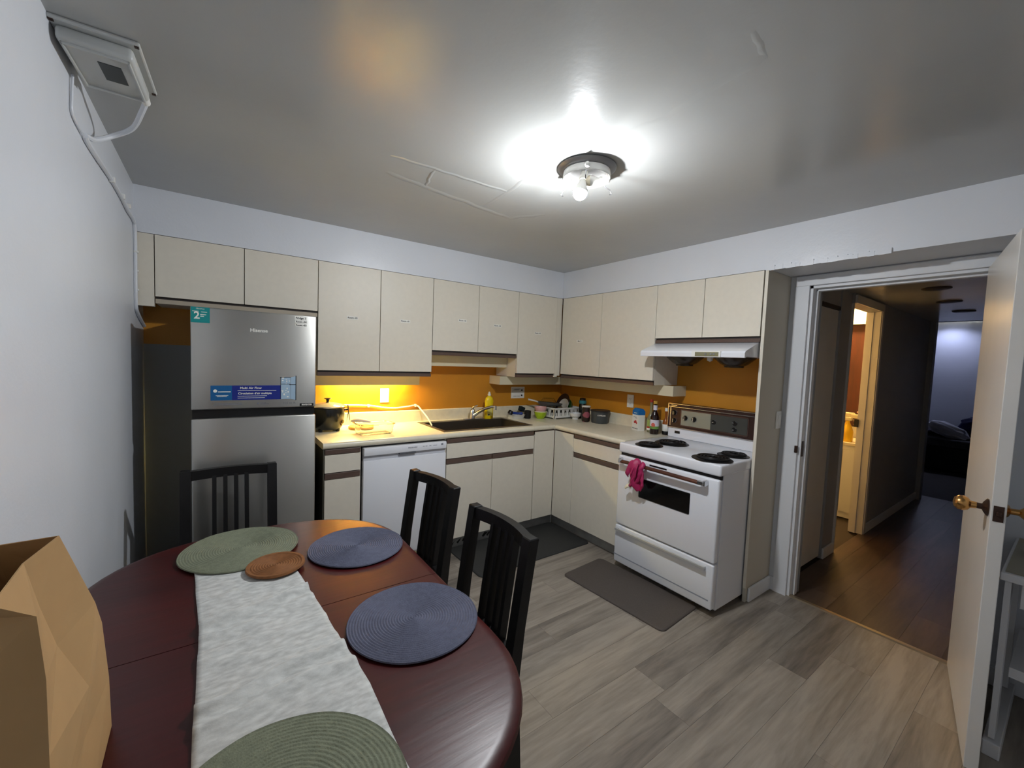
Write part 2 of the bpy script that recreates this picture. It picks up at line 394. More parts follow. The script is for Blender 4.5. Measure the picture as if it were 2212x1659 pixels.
# bedroom shell
b = B(); b.box(7.7, 7.8, -4.2, -.9, 0, 2.6); struct('wall_bedroom_far', b, WALL)
b = B(); b.box(XE+.12, 7.7, -1.0, -.9, 0, 2.6); struct('wall_bedroom_left', b, WALL)
b = B(); b.box(XE+.12, 7.7, -4.2, -4.1, 0, 2.6); struct('wall_bedroom_right', b, WALL)
b = B(); b.box(XE+.12, 7.8, -4.2, -.9, 2.6, 2.7); struct('ceiling_bedroom', b, CEIL)
b = B(); b.box(XE+.04, XE+.12, -2.1, -.9, 0, 2.6); b.box(XE+.04, XE+.12, -4.2, -3.3, 0, 2.6); b.box(XE+.04, XE+.12, -3.4, -2.0, HC, 2.6); struct('wall_bedroom_near', b, WALL)

# door leaf of the kitchen, swung wide open into the room
ang = math.atan2(-.147, -.755)      # direction of the leaf from its hinge
d1 = bpy.data.objects.new('door_1', None)
bpy.data.objects.remove(d1)
b = B(); b.box(0, .757, 0, .038, .012, 2.012, bev=.002)
d1 = obj('door_1', b, DOORP, local=True, kind='structure')
d1.location = (-.022, YL, 0); d1.rotation_euler = (0, 0, ang); M4[d1] = Matrix.Translation(d1.location) @ Matrix.Rotation(ang, 4, 'Z')
# (local y>0 is the side facing away from the cabinets; the seen face is local y=0)
b = B(); b.lathe([(0, 0), (.032, 0), (.032, .004), (.02, .012), (.011, .016), (.011, .036), (.0, .037)], (.70, 0, 1.0), mtx=Matrix.Rotation(PI/2, 3, 'X'))
obj('rosette', b, DKBRASS, d1, smooth=True, local=True)
b = B(); b.lathe([(0, .03), (.012, .03), (.014, .045), (.024, .052), (.0285, .064), (.027, .077), (.018, .088), (0, .092)], (.70, 0, 1.0), mtx=Matrix.Rotation(PI/2, 3, 'X'))
obj('knob', b, BRASS, d1, smooth=True, local=True)
b = B(); b.lathe([(0, 0), (.032, 0), (.02, .012), (.011, .016), (.011, .036), (.026, .052), (.0285, .066), (.018, .088), (0, .092)], (.70, .038, 1.0), mtx=Matrix.Rotation(-PI/2, 3, 'X'))
obj('knob', b, BRASS, d1, smooth=True, local=True)
b = B(); b.box(.756, .7585, .006, .032, .965, 1.022); b.box(.757, .768, .013, .026, .985, 1.004, bev=.003)
obj('latch_plate', b, DKBRASS, d1, local=True)

# ------------------------------------------------------------------ wall cabinets
def decal(parent, txt, cx, cz, w, h, face, y, size, tcol=INKB, pm=PAPER, name='name_label'):
    """paper label on a cabinet or appliance front; face 'y' looks to -y, face 'x' looks to -x"""
    q = B(); t = .0008
    if face == 'y':
        q.box(cx-w/2, cx+w/2, y-t, y, cz-h/2, cz+h/2); q.mi = 1
        if txt: q.text(txt, (cx, y-t-.0006, cz), (1, 0, 0), (0, 0, 1), size, .0004)
    else:
        q.box(y-t, y, cx-w/2, cx+w/2, cz-h/2, cz+h/2); q.mi = 1
        if txt: q.text(txt, (y-t-.0006, cx, cz), (0, -1, 0), (0, 0, 1), size, .0004)
    return obj(name, q, [pm, tcol], parent, normals=False)
def upper(label, run, a, b_, z, doors, group=None, labels=(), filler=None, rail=BRONZE):
    """run 'b' along the back wall (a,b are x), run 'r' along the right wall (a,b are y, a nearer the corner)"""
    f = DU-.02
    lo, hi = min(a, b_), max(a, b_)
    c = thing('wall_cabinet', label, 'cabinet', ((lo+hi)/2, -.16, z-.04) if run == 'b' else (-.16, (lo+hi)/2, z-.04), group=group)
    def bb(u0, u1, d0, d1, z0, z1, bev=0.):
        q = B()
        if run == 'b': q.box(u0, u1, -d1, -d0, z0, z1, bev=bev)
        else: q.box(-d1, -d0, u0, u1, z0, z1, bev=bev)
        return q
    obj('body', bb(lo+.0015, hi-.0015, .002, f-.004, z-.035, ZT-.001), CREAM, c)
    obj('painted_shadow_gap', bb(lo+.003, hi-.003, f-.02, f+.004, z-.014, z+.004), SHADOWPAINT, c)  # shadow line below the doors, painted as a dark strip
    obj('finger_rail', bb(lo+.002, hi-.002, f-.02, f+.013, z-.037, z-.013), rail, c)
    for k, (u0, u1) in enumerate(doors):
        d = obj('door', bb(min(u0, u1)+.002, max(u0, u1)-.002, f+.001, DU, z, ZT-.003, bev=.0012), CREAM, c)
        for (du, cz, txt) in [l for l in labels if min(u0, u1) < l[0] < max(u0, u1)]:
            decal(d, txt, du, cz, .075, .022, 'y' if run == 'b' else 'x', -DU, .016)
    return c
X = [-3.329, -2.917, -2.507, -2.092, -1.682, -1.268, -.856, -.399]
LIGHTRAIL = mat('pale_rail', srgb(176, 164, 146), .45)
c = upper('cream wall cabinet over the fridge, widest of the row, with two short doors', 'b', X[0], X[2], 1.755, [(X[0], X[1]), (X[1], X[2])], rail=LIGHTRAIL)
obj('filler', bx(-W+.001, X[0]-.002, -DU+.004, -.29, 1.70, ZT-.002), CREAM, c)
upper('tall cream wall cabinet with two doors right of the fridge, above the rice cooker', 'b', X[2], X[4], 1.363, [(X[2], X[3]), (X[3], X[4])], labels=[(-2.285, 1.73, 'Room -02'), (-1.904, 1.739, 'Room -01')])
upper('cream two-door wall cabinet over the kitchen sink, shorter than its neighbours', 'b', X[4], X[6], 1.5345, [(X[4], X[5]), (X[5], X[6])], labels=[(-1.42, 1.785, 'Room -03'), (-1.077, 1.77, 'Room -04')])
c = upper('cream single-door wall cabinet in the corner above the paper notice', 'b', X[6], X[7], 1.363, [(X[6], X[7])], labels=[(-.626, 1.737, 'Room -05')])
q = B(); q.box(X[7]+.002, -DU, -DU+.004, -.30, 1.345, ZT-.002); q.box(X[7]-.012, X[7]+.03, -DU-.004, -.31, 1.333, 1.347, bev=.003); obj('filler', q, CREAM, c)
upper('cream two-door wall cabinet between the corner and the range hood', 'r', -DU-.004, -1.3885, 1.363, [(-DU-.006, -.837), (-.837, -1.3885)], labels=[(-.584, 1.677, 'Misc. R')])
upper('short cream two-door wall cabinet directly above the range hood', 'r', -1.3885, -2.140, 1.687, [(-1.3885, -1.7635), (-1.7635, -2.140)])
# light valances under the cabinets
v = thing('light_valance', 'cream light shield under the tall cabinet beside the fridge, glowing yellow below', 'valance', (-2.1, -.17, 1.25))
q = B(); q.box(-2.505, -1.715, -.178, -.162, 1.25, 1.326); q.box(-1.731, -1.715, -.162, -.002, 1.25, 1.326); obj('board', q, CREAMD, v)
obj('lamp_tube', bx(-2.30, -1.86, -.10, -.055, 1.285, 1.305, bev=.004), UNDERM, v, label='glowing yellow tube')
obj('lamp_housing', bx(-2.32, -1.84, -.11, -.045, 1.306, 1.326), WHITEP, v)
v = tag(obj('light_valance', bx(X[4]+.004, X[6]-.002, -.178, -.162, 1.408, 1.497), CREAMD, origin=(-1.27, -.17, 1.408)), 'cream light shield below the short cabinet over the sink', 'valance')
q = B(); q.box(-.93, -.16, -.178, -.162, 1.248, 1.326); q.box(-.93, -.914, -.162, -.002, 1.248, 1.326)
q.box(-.178, -.162, -1.452, -.178, 1.245, 1.326); q.box(-.178, -.002, -1.47, -1.452, 1.245, 1.326)
tag(obj('light_valance', q, CREAMD, origin=(-.17, -.17, 1.245)), 'long cream light shield turning the corner beneath the corner cabinets', 'valance')
# tall end panel beside the stove
p = thing('end_panel', 'tall cream end panel reaching from the floor to the soffit, right of the stove', 'panel', (-.166, -2.155, 0))
obj('panel', bx(-DU, -.002, -2.164, -2.146, 0, ZT-.001, bev=.001), PANELSIDE, p)
obj('edge_band', bx(-DU-.0015, -DU+.0005, -2.164, -2.146, 0.09, ZT-.001), CREAM, p)
s = thing('light_switch', 'white switch with rocker on the end panel near the doorway', 'switch', (-.05, -2.165, 1.155))
obj('plate', bx(-.085, -.015, -2.1715, -2.1645, 1.098, 1.212, bev=.002), WHITEP, s); obj('rocker', bx(-.066, -.034, -2.177, -2.171, 1.12, 1.19, bev=.002), WHITEP, s)

# ------------------------------------------------------------------ base cabinets, counter
ZB, ZD1, ZD0 = .108, .842, .73
def bb2(run, u0, u1, d0, d1, z0, z1, bev=0.):
    q = B()
    if run == 'b': q.box(u0, u1, -d1, -d0, z0, z1, bev=bev)
    else: q.box(-d1, -d0, u0, u1, z0, z1, bev=bev)
    return q
def base(label, run, a, b_, doors, drawer=True, side=None):
    lo, hi = min(a, b_), max(a, b_)
    c = thing('base_cabinet', label, 'cabinet', ((lo+hi)/2, -.3, 0) if run == 'b' else (-.3, (lo+hi)/2, 0))
    top = .70 if (run == 'b' and lo < -1.5 and hi > -.9) else CT-.042
    obj('body', bb2(run, lo+.001, hi-.001, .004, DD-.02, ZB, top), CREAM, c)
    if top < .8: obj('front_frame', bb2(run, lo+.001, hi-.001, DD-.05, DD-.02, top, CT-.042), CREAM, c)
    obj('toe_kick', bb2(run, lo+.001, hi-.001, .05, .54, 0, ZB-.001), STONEKICK, c)
    d0, d1 = doors[0][0], doors[-1][1]
    obj('top_rail', bb2(run, min(d0, d1)+.003, max(d0, d1)-.003, DD-.019, DD-.002, ZD1+.004, CT-.044, bev=.003), BRONZE, c)
    obj('drawer', bb2(run, min(d0, d1)+.002, max(d0, d1)-.002, DD-.018, DD, ZD0, ZD1, bev=.0012), CREAM, c)
    for u0, u1 in doors:
        obj('finger_rail', bb2(run, min(u0, u1)+.003, max(u0, u1)-.003, DD-.019, DD-.004, ZD0-.043, ZD0-.005, bev=.003), BRONZE, c)
        obj('door', bb2(run, min(u0, u1)+.002, max(u0, u1)-.002, DD-.018, DD, ZB, ZD0-.046, bev=.0012), CREAM, c)
    return c
c = base('narrow cream base cabinet with one drawer and dark side between fridge and dishwasher', 'b', -2.517, -2.287, [(-2.513, -2.291)])
obj('side_panel', bx(-2.521, -2.5165, -DD, -.004, 0, CT-.042), DARKSIDE, c, label='dark side of the cabinet')
c = base('cream sink base cabinet with two doors and a false drawer front', 'b', -1.677, -.842, [(-1.674, -1.266), (-1.266, -.845)])
obj('corner_panel', bx(-.838, -DD-.003, -DD, -DD+.02, ZB, CT-.05, bev=.001), CREAM, c)
obj('corner_toe_kick', bx(-.841, -.54, -.54, -.50, 0, ZB-.001), STONEKICK, c)
c = base('cream base cabinet with one drawer left of the stove', 'r', -.842, -1.388, [(-.85, -1.386)])
q = B(); q.box(-DD, -DD+.02, -.848, -DD-.003, ZB, CT-.05, bev=.001); obj('corner_panel', q, CREAM, c)
obj('corner_toe_kick', bx(-.54, -.50, -.841, -.541, 0, ZB-.001), STONEKICK, c)
obj('corner_rail', bx(-DD+.002, -DD+.018, -.848, -DD, ZD1+.006, CT-.046), BRONZE, c)
q = B(); q.box(-.838, -DD, -DD+.002, -DD+.018, ZD1+.006, CT-.046); obj('corner_rail', q, BRONZE, c)
# torn pieces of the vinyl kick show dark backing
kick = B()
for i in range(16):
    x = -1.66+i*.045+random.uniform(-.01, .01)
    if random.random() < .45: continue
    q0 = random.uniform(.02, .05); kick.prism([(x, q0), (x+.012, q0-random.uniform(.002, .015)), (x+random.uniform(.02, .06), q0+.02), (x+random.uniform(.01, .04), q0+.026)], 'y', -.5412, -.539)
k_o = obj('torn_vinyl', kick, BLACKP, [o for o in COL.objects if o.name.startswith('toe_kick')][1].parent, kind='stuff')

SX0, SX1, SY0, SY1 = -1.665, -.838, -.075, -.548
ct = thing('countertop', 'L-shaped cream laminate worktop with an upstand along both walls', 'countertop', (-.6, -.3, CT-.04))
def prof(nose):      # cross-section in (depth, z): depth grows away from the wall
    p = [(0.002, CT-.04), (0.002, CT+.1), (.014, CT+.103), (.021, CT+.097), (.024, CT+.006), (.03, CT)]
    for i in range(7):
        t = PI/2-PI*i/6; p.append((DC-.017+.017*math.cos(t), CT-.02+.02*math.sin(t)))
    return p
def strip(p): return [(-d, z) for d, z in p]
q = B()
q.prism(strip(prof(1)), 'x', -2.523, SX0)
fr = [(-d, z) for d, z in prof(1)[6:]]; q.prism([(SY1, CT-.04), (SY1, CT)]+fr, 'x', SX0, SX1)
q.prism([(-.002, CT-.04), (-.002, CT+.1), (-.014, CT+.103), (-.021, CT+.097), (-.024, CT+.006), (-.03, CT), (SY0, CT), (SY0, CT-.04)], 'x', SX0, SX1)
q.prism(strip(prof(1)), 'x', SX1, -DC+.001)
q.prism([(-.002, CT-.04), (-.002, CT+.1), (-.014, CT+.103), (-.021, CT+.097), (-.024, CT+.006), (-.03, CT), (-DC+.001, CT), (-DC+.001, CT-.04)], 'x', -DC+.001, -.002)
q.prism(strip(prof(1)), 'y', -1.388, -DC+.0)
q.prism([(-.002, CT-.005), (-.002, CT+.1), (-.014, CT+.103), (-.021, CT+.097), (-.024, CT+.006), (-.03, CT-.005)], 'y', -DC, -.003)
obj('worktop', q, COUNTER, ct, smooth=True)
# sink: rim and hollow basin
sk = thing('kitchen_sink', 'rectangular stainless steel sink set into the worktop', 'sink', (-1.25, -.31, CT))
q = B(); e = .022
q.box(SX0-.012, SX1+.012, SY1-.012, SY1+e, CT, CT+.004, bev=.0015); q.box(SX0-.012, SX1+.012, SY0-.055, SY0+.012, CT, CT+.004, bev=.0015)
q.box(SX0-.012, SX0+e, SY1+e, SY0-.055, CT, CT+.004, bev=.0015); q.box(SX1-e, SX1+.012, SY1+e, SY0-.055, CT, CT+.004, bev=.0015)
obj('rim', q, STEELS, sk)
q = B(); x0, x1, y0, y1, zb = SX0+.02, SX1-.02, SY1+.02, SY0-.053, CT-.17
for args in ((x0-.002, x0, y0, y1, zb, CT+.001), (x1, x1+.002, y0, y1, zb, CT+.001), (x0, x1, y0-.002, y0, zb, CT+.001), (x0, x1, y1, y1+.002, zb, CT+.001), (x0, x1, y0, y1, zb-.002, zb)): q.box(*args)
obj('basin', q, STEELS, sk)
q = B(); q.lathe([(0, zb+.001), (.03, zb+.001), (.045, zb+.004), (.048, zb+.0005)], (-1.25, -.33, 0)); obj('drain', q, CHROME, sk, smooth=True)
fz = CT+.0045
fa = thing('kitchen_faucet', 'chrome single-lever faucet at the back of the sink', 'faucet', (-1.15, -.10, fz))
q = B(); q.box(-1.25, -1.05, -.122, -.086, fz, fz+.012, bev=.005); obj('base_plate', q, CHROME, fa, smooth=True)
q = B(); q.lathe([(.026, fz+.012), (.024, fz+.05), (.022, fz+.085), (.012, fz+.1), (0, fz+.102)], (-1.165, -.105, 0)); obj('body', q, CHROME, fa, smooth=True)
q = B(); q.tube([(-1.16, -.12, fz+.04), (-1.13, -.155, fz+.075), (-1.09, -.20, fz+.11), (-1.05, -.245, fz+.13), (-1.03, -.265, fz+.128)], [.016, .015, .014, .013, .013], 12); q.cyl((-1.03, -.265, fz+.138), (-1.028, -.267, fz+.1), .014); obj('spout', q, CHROME, fa, smooth=True)
q = B(); q.tube([(-1.165, -.105, fz+.098), (-1.17, -.12, fz+.115), (-1.14, -.15, fz+.135)], [.012, .011, .007], 10); obj('lever', q, CHROME, fa, smooth=True)

# ------------------------------------------------------------------ fridge
fx0, fx1, fy, fz0, fz1 = -3.162, -2.582, -.70, 1.165, 1.69
fr = thing('refrigerator', 'stainless steel top-freezer refrigerator with stickers', 'refrigerator', (-2.87, -.38, 0))
obj('cabinet', bx(fx0+.006, fx1-.006, fy+.065, -.06, .03, fz1-.01, bev=.004), mat('fridge_side', srgb(96, 98, 100), .4, metal=.3), fr)
fd = obj('freezer_door', bx(fx0, fx1, fy, fy+.06, fz0, fz1, bev=.006, seg=3), STEEL, fr, smooth=True)
ld = obj('fridge_door', bx(fx0, fx1, fy, fy+.06, .07, 1.118, bev=.006, seg=3), STEEL, fr, smooth=True)
obj('handle_gap', bx(fx0+.004, fx1-.004, fy+.022, fy+.064, 1.119, 1.164), BLACKP, fr)
obj('plinth', bx(fx0+.01, fx1-.01, fy+.07, fy+.12, 0, .065), BLACKP, fr)
q = B(); q.box(fx0+.0015, fx0+.079, fy-.0012, fy, 1.61, 1.688); q.mi = 1
q.text('2', (fx0+.026, fy-.002, 1.645), (1, 0, 0), (0, 0, 1), .05, .001); q.box(fx0+.04, fx0+.064, fy-.002, fy-.001, 1.6495, 1.653); q.box(fx0+.04, fx0+.055, fy-.002, fy-.001, 1.641, 1.6445); q.text('Hisense', (fx0+.04, fy-.002, 1.68), (1, 0, 0), (0, 0, 1), .011)
q.box(fx0+.008, fx0+.034, fy-.002, fy-.001, 1.6655, 1.668); q.box(fx0+.043, fx0+.068, fy-.002, fy-.001, 1.663, 1.6655)
obj('warranty_sticker', q, [TEAL, PAPER], fd, label='teal sticker with a white 2', normals=False)
q = B(); q.mi = 0; q.box(-3.082, -2.99, fy-.001, fy, 1.212, 1.29); q.mi = 2; q.box(-2.99, -2.762, fy-.001, fy, 1.212, 1.29); q.mi = 1
q.text('Multi Air Flow', (-2.905, fy-.002, 1.276), (1, 0, 0), (0, 0, 1), .017, .0003); q.text("Circulation d'air multiple", (-2.885, fy-.002, 1.247), (1, 0, 0), (0, 0, 1), .0155, .0003)
for z, x0, x1 in ((1.262, -2.965, -2.785), (1.233, -2.965, -2.83), (1.223, -2.965, -2.84)): q.box(x0, x1, fy-.002, fy-.001, z-.0012, z+.0012)
q.lathe([(0, 0), (.0085, 0), (.0085, .001), (0, .001)], (-3.062, fy-.0015, 1.262), 16, Matrix.Rotation(PI/2, 3, 'X')); q.box(-3.05, -2.995, fy-.002, fy-.001, 1.255, 1.259); q.box(-3.06, -3.006, fy-.002, fy-.001, 1.2365, 1.239); q.box(-3.055, -3.012, fy-.002, fy-.001, 1.231, 1.2335)
obj('banner_sticker', q, [BLUEG, PAPER, NAVY], fd, label='blue banner sticker with white lettering', normals=False)
q = B(); q.mi = 0; q.prism([(-2.764, 1.213), (-2.715, 1.213), (-2.715, 1.335), (-2.764, 1.335)], 'y', fy-.0018, fy); q.prism([(-2.714, 1.213), (-2.686, 1.205), (-2.686, 1.343), (-2.714, 1.335)], 'y', fy-.0018, fy); q.mi = 1
for x0, x1, z0, z1 in ((-2.766, -2.714, 1.334, 1.337), (-2.689, -2.685, 1.205, 1.345), (-2.72, -2.688, 1.292, 1.296), (-2.764, -2.762, 1.213, 1.335), (-2.764, -2.716, 1.296, 1.298)): q.box(x0, x1, fy-.0026, fy-.0015, z0, z1)
q.mi = 2
for i in range(14): x, z = random.uniform(-2.76, -2.722), random.uniform(1.22, 1.33); q.box(x, x+random.uniform(.004, .012), fy-.0024, fy-.0015, z, z+random.uniform(.003, .01))
obj('fridge_picture_sticker', q, [PALEBL, INKB, PAPER], fd, label='sticker picturing an open refrigerator', normals=False)
decal(fd, 'Fridge 1', -2.664, 1.672, .062, .02, 'y', fy, .0165); decal(fd, 'Room -04', -2.662, 1.652, .062, .014, 'y', fy, .013); decal(fd, 'Room -03', -2.662, 1.633, .058, .014, 'y', fy, .013)
q = B(); q.text('Hisense', (-2.868, fy-.0008, 1.588), (1, 0, 0), (0, 0, 1), .026, .0006); obj('brand_mark', q, PAPER, fd, normals=False)
decal(fd, 'INVERTER', -2.63, 1.177, .072, .017, 'y', fy, .012, PAPER, BLACKP, 'inverter_sticker')
q = B(); q.text('11.5 cu. ft.', (-2.72, fy-.0008, 1.19), (1, 0, 0), (0, 0, 1), .016); q.box(-3.065, -2.945, fy-.001, fy, 1.1945, 1.197); q.box(-3.07, -2.945, fy-.001, fy, 1.187, 1.1895); q.box(-2.86, -2.835, fy-.001, fy, 1.193, 1.1955); q.box(-2.86, -2.82, fy-.001, fy, 1.186, 1.1885); q.lathe([(0, 0), (.005, 0), (0, .0005)], (-2.872, fy-.0008, 1.191), 10, Matrix.Rotation(PI/2, 3, 'X')); obj('fine_print', q, GREYW, fd, normals=False, kind='stuff')

# ------------------------------------------------------------------ dishwasher
dw = thing('dishwasher', 'white built-in dishwasher with a slim top control strip', 'dishwasher', (-1.98, -.3, 0))
wx0, wx1 = -2.279, -1.681
obj('tub', bx(wx0+.006, wx1-.006, -.57, -.01, .1, CT-.047), mat('dw_side', srgb(90, 90, 92), .5), dw)
obj('door', bx(wx0+.002, wx1-.002, -.622, -.575, .1, .783, bev=.004), WHITE, dw, smooth=True)
obj('recess', bx(wx0+.004, wx1-.004, -.610, -.575, .784, .816), mat('dw_recess', srgb(196, 198, 205), .4), dw)
pn = obj('control_panel', bx(wx0+.002, wx1-.002, -.630, -.575, .816, .868, bev=.006), WHITE, dw, smooth=True)
obj('handle_slot', bx(-2.04, -1.92, -.6312, -.6, .806, .82, bev=.003), mat('dw_slot', srgb(88, 90, 96), .5), dw)
q = B(); q.text('FRIGIDAIRE', (-1.945, -.6306, .846), (1, 0, 0), (0, 0, 1), .013, .0003)
for x in (-1.87, -1.85, -1.82, -1.79, -1.775): q.box(x, x+.014, -.6308, -.6298, .846, .849)
q.box(-1.728, -1.712, -.6308, -.6298, .845, .857)
obj('panel_print', q, GREYW, pn, normals=False, kind='stuff')
obj('kick_plate', bx(wx0+.004, wx1-.004, -.56, -.52, 0, .098), WHITE, dw)

# ------------------------------------------------------------------ stove
sy0, sy1, sxf = -1.394, -2.140, -.672
st = thing('electric_range', 'white electric coil range with brown control panel', 'stove', (-.35, -1.77, 0))
obj('body', bx(sxf+.03, -.02, sy1+.004, sy0-.004, .035, .862), WHITE, st)
for x in (-.6, -.1):
    for y in (sy0-.06, sy1+.06):
        q = B(); q.cyl((x, y, 0), (x, y, .036), .018); obj('foot', q, BLACKP, st)
od = obj('oven_door', bx(sxf-.018, sxf+.028, sy1+.006, sy0-.004, .328, .828, bev=.01, seg=3), WHITE, st, smooth=True)
q = B()
q.box(sxf-.0205, sxf-.014, -1.962, -1.585, .57, .705, bev=.006); obj('window', q, DARKGLASS, od, label='black oven window')
obj('vent_slot', bx(sxf-.0195, sxf-.015, -1.79, -1.66, .806, .816), BLACKP, od)
hb = B(); hb.tube([(sxf-.06, -1.455, .798), (sxf-.062, -1.76, .800), (sxf-.06, -2.03, .798)], .013, 12, flat=.75)
hn = obj('handle', hb, WALNUT, od, smooth=True, label='brown wooden bar handle with chrome ends')
for y, s in ((-1.452, 1), (-2.036, -1)):
    q = B(); q.box(sxf-.07, sxf-.045, y-.028 if s < 0 else y-.012, y+.012 if s < 0 else y+.018, .786, .811, bev=.004); q.box(sxf-.06, sxf-.012, y+(.012 if s > 0 else -.034), y+(.024 if s > 0 else -.02), .782, .815, bev=.003)
    obj('handle_end', q, CHROME, hn)
obj('door_gap', bx(sxf+.005, sxf+.04, sy1+.01, sy0-.008, .824, .85), BLACKP, st)
dr = obj('drawer', bx(sxf-.018, sxf+.028, sy1+.006, sy0-.004, .045, .318, bev=.009, seg=3), WHITE, st, smooth=True)
q = B(); q.box(sxf-.046, sxf-.034, -2.09, -1.415, .283, .302, bev=.004); q.box(sxf-.04, sxf-.016, -2.088, -2.07, .287, .298); q.box(sxf-.04, sxf-.016, -1.435, -1.417, .287, .298); obj('handle', q, mat('pull_metal', srgb(206, 206, 204), .3, metal=.5), dr)
obj('crease', bx(sxf-.0188, sxf-.016, -2.115, -1.398, .096, .104), mat('crease_grey', srgb(150, 156, 168), .5), dr)
ck = obj('cooktop', bx(sxf-.018, -.02, sy1, sy0, .85, .919, bev=.012, seg=3), WHITE, st, smooth=True)
for k, (x, y, r) in enumerate(((-.583, -1.57, .082), (-.365, -1.605, .105), (-.573, -2.02, .105), (-.343, -2.035, .082))):
    q = B(); q.lathe([(0, .9195), (r-.012, .9195), (r, .9235), (r+.012, .9225), (r+.013, .9195)], (x, y, 0), 36); bo = obj('burner', q, BLACKP, st, smooth=True)
    q = B()
    pts = [(x+(.022+(r-.03)*t/150)*math.cos(t*.167), y+(.022+(r-.03)*t/150)*math.sin(t*.167), .931) for t in range(151)]
    q.tube(pts, .006, 6); obj('coil', q, COIL, bo, smooth=True)
# back guard
gx = -.10
bg = obj('back_guard', bx(gx, -.015, sy1+.004, sy0-.001, .919, 1.0, bev=.004), WHITE, st)
q = B(); q.box(gx-.001, gx+.001, -1.50, -1.455, .952, .972); obj('guard_badge', q, BLACKP, st)
cpn = obj('control_panel', bx(gx-.008, -.02, sy1+.002, sy0, .998, 1.186, bev=.003), BROWNPANEL, st, label='brown control panel with chrome trim')
fx = gx-.0085
q = B()
for z in (.999, 1.161, 1.185): q.box(fx-.003, fx+.001, sy1+.002, sy0, z-.0018, z+.0018)
q.box(fx-.004, fx+.001, sy0-.004, sy0+.0, 1.0, 1.185); q.box(fx-.003, fx+.001, sy0-.026, sy0-.02, 1.012, 1.155)
obj('chrome_trim', q, CHROME, cpn)
q = B(); q.box(fx-.002, fx, -1.745, -1.51, 1.025, 1.14); obj('pale_dial_panel', q, PALEPANEL, cpn)
q = B(); q.box(fx-.002, fx, -2.005, -1.746, 1.025, 1.14); q.mi = 1
for y, z in ((-1.77, 1.085), (-1.92, 1.098), (-1.92, 1.053)): q.lathe([(0, 0), (.015, .0), (.017, -.003), (.015, -.004), (0, -.004)], (fx-.002, y, z), 18, Matrix.Rotation(PI/2, 3, 'Y'))
q.mi = 2
for y, z in ((-1.765, 1.083), (-1.908, 1.1), (-1.912, 1.05)): q.box(fx-.0085, fx-.006, y-.006, y+.006, z-.003, z+.003)
obj('clock_panel', q, [SMOKE, BLACKP, CHROME], cpn)
q = B(); q.box(fx-.003, fx, -2.012, -2.007, 1.018, 1.147); q.box(fx-.003, fx, -1.508, -1.503, 1.018, 1.147); q.box(fx-.003, fx, -2.012, -1.503, 1.018, 1.023); q.box(fx-.003, fx, -2.012, -1.503, 1.142, 1.147); obj('dial_frame', q, mat('frame_bronze', srgb(110, 84, 76), .3, metal=.6), cpn)
q = B(); q.box(fx-.0015, fx, -1.47, -1.42, 1.171, 1.175); obj('brand_mark', q, CHROME, cpn)
for y, z, big in ((-1.453, 1.115, 1), (-1.453, 1.055, 1), (-1.548, 1.085, 0), (-1.62, 1.083, 0), (-2.075, 1.115, 1), (-2.075, 1.055, 1)):
    q = B(); R = Matrix.Rotation(-PI/2, 3, 'Y')
    r = .021
    q.mi = 0; q.lathe([(r, 0), (r, .006), (r*.9, .009), (r*.86, .004)], (fx, y, z), 24, R); q.mi = 1; q.lathe([(0, .004), (r*.86, .004), (r*.7, .018), (r*.62, .022), (0, .022)], (fx, y, z), 24, R)
    q.mi = 0; q.box(fx-.0265, fx-.02, y-.0025, y+.0025, z-.013, z+.013)
    obj('knob', q, [CHROME, BLACKP], cpn, smooth=True)

# range hood
hd = thing('range_hood', 'white under-cabinet range hood with two fan cups', 'range hood', (-.25, -1.76, 1.545))
hp = [(-.002, 1.553), (-.002, 1.648), (-.325, 1.648), (-.455, 1.600), (-.487, 1.588), (-.497, 1.575), (-.495, 1.549), (-.488, 1.547), (-.47, 1.555)]
q = B(); q.prism(hp, 'y', -2.134, -1.389)
obj('shell', q, WHITE, hd, smooth=True, angle=25)
q = B(); q.box(-.5025, -.49, -1.99, -1.795, 1.5475, 1.588, bev=.004); hs = obj('switch_bezel', q, WHITEP, hd)
q = B(); q.box(-.504, -.502, -1.978, -1.822, 1.5535, 1.58); q.mi = 1
for y in (-1.93, -1.95, -1.895): q.box(-.507, -.5035, y-.006, y+.006, 1.562, 1.572)
obj('switch_panel', q, [mat('olive_panel', srgb(130, 126, 96), .4), CHROME], hs)
for y in (-1.59, -1.95):
    q = B(); q.lathe([(.13, 1.553), (.125, 1.545), (.085, 1.51), (.06, 1.497), (.058, 1.487), (0, 1.484)], (-.24, y, 0), 32); fc = obj('fan_cup', q, mat('smoked_cup', srgb(58, 44, 30), .25), hd, smooth=True)
q = B(); q.lathe([(.02, 1.553), (.018, 1.53), (0, 1.522)], (-.22, -1.77, 0)); obj('lamp_cover', q, WHITEP, hd, smooth=True)

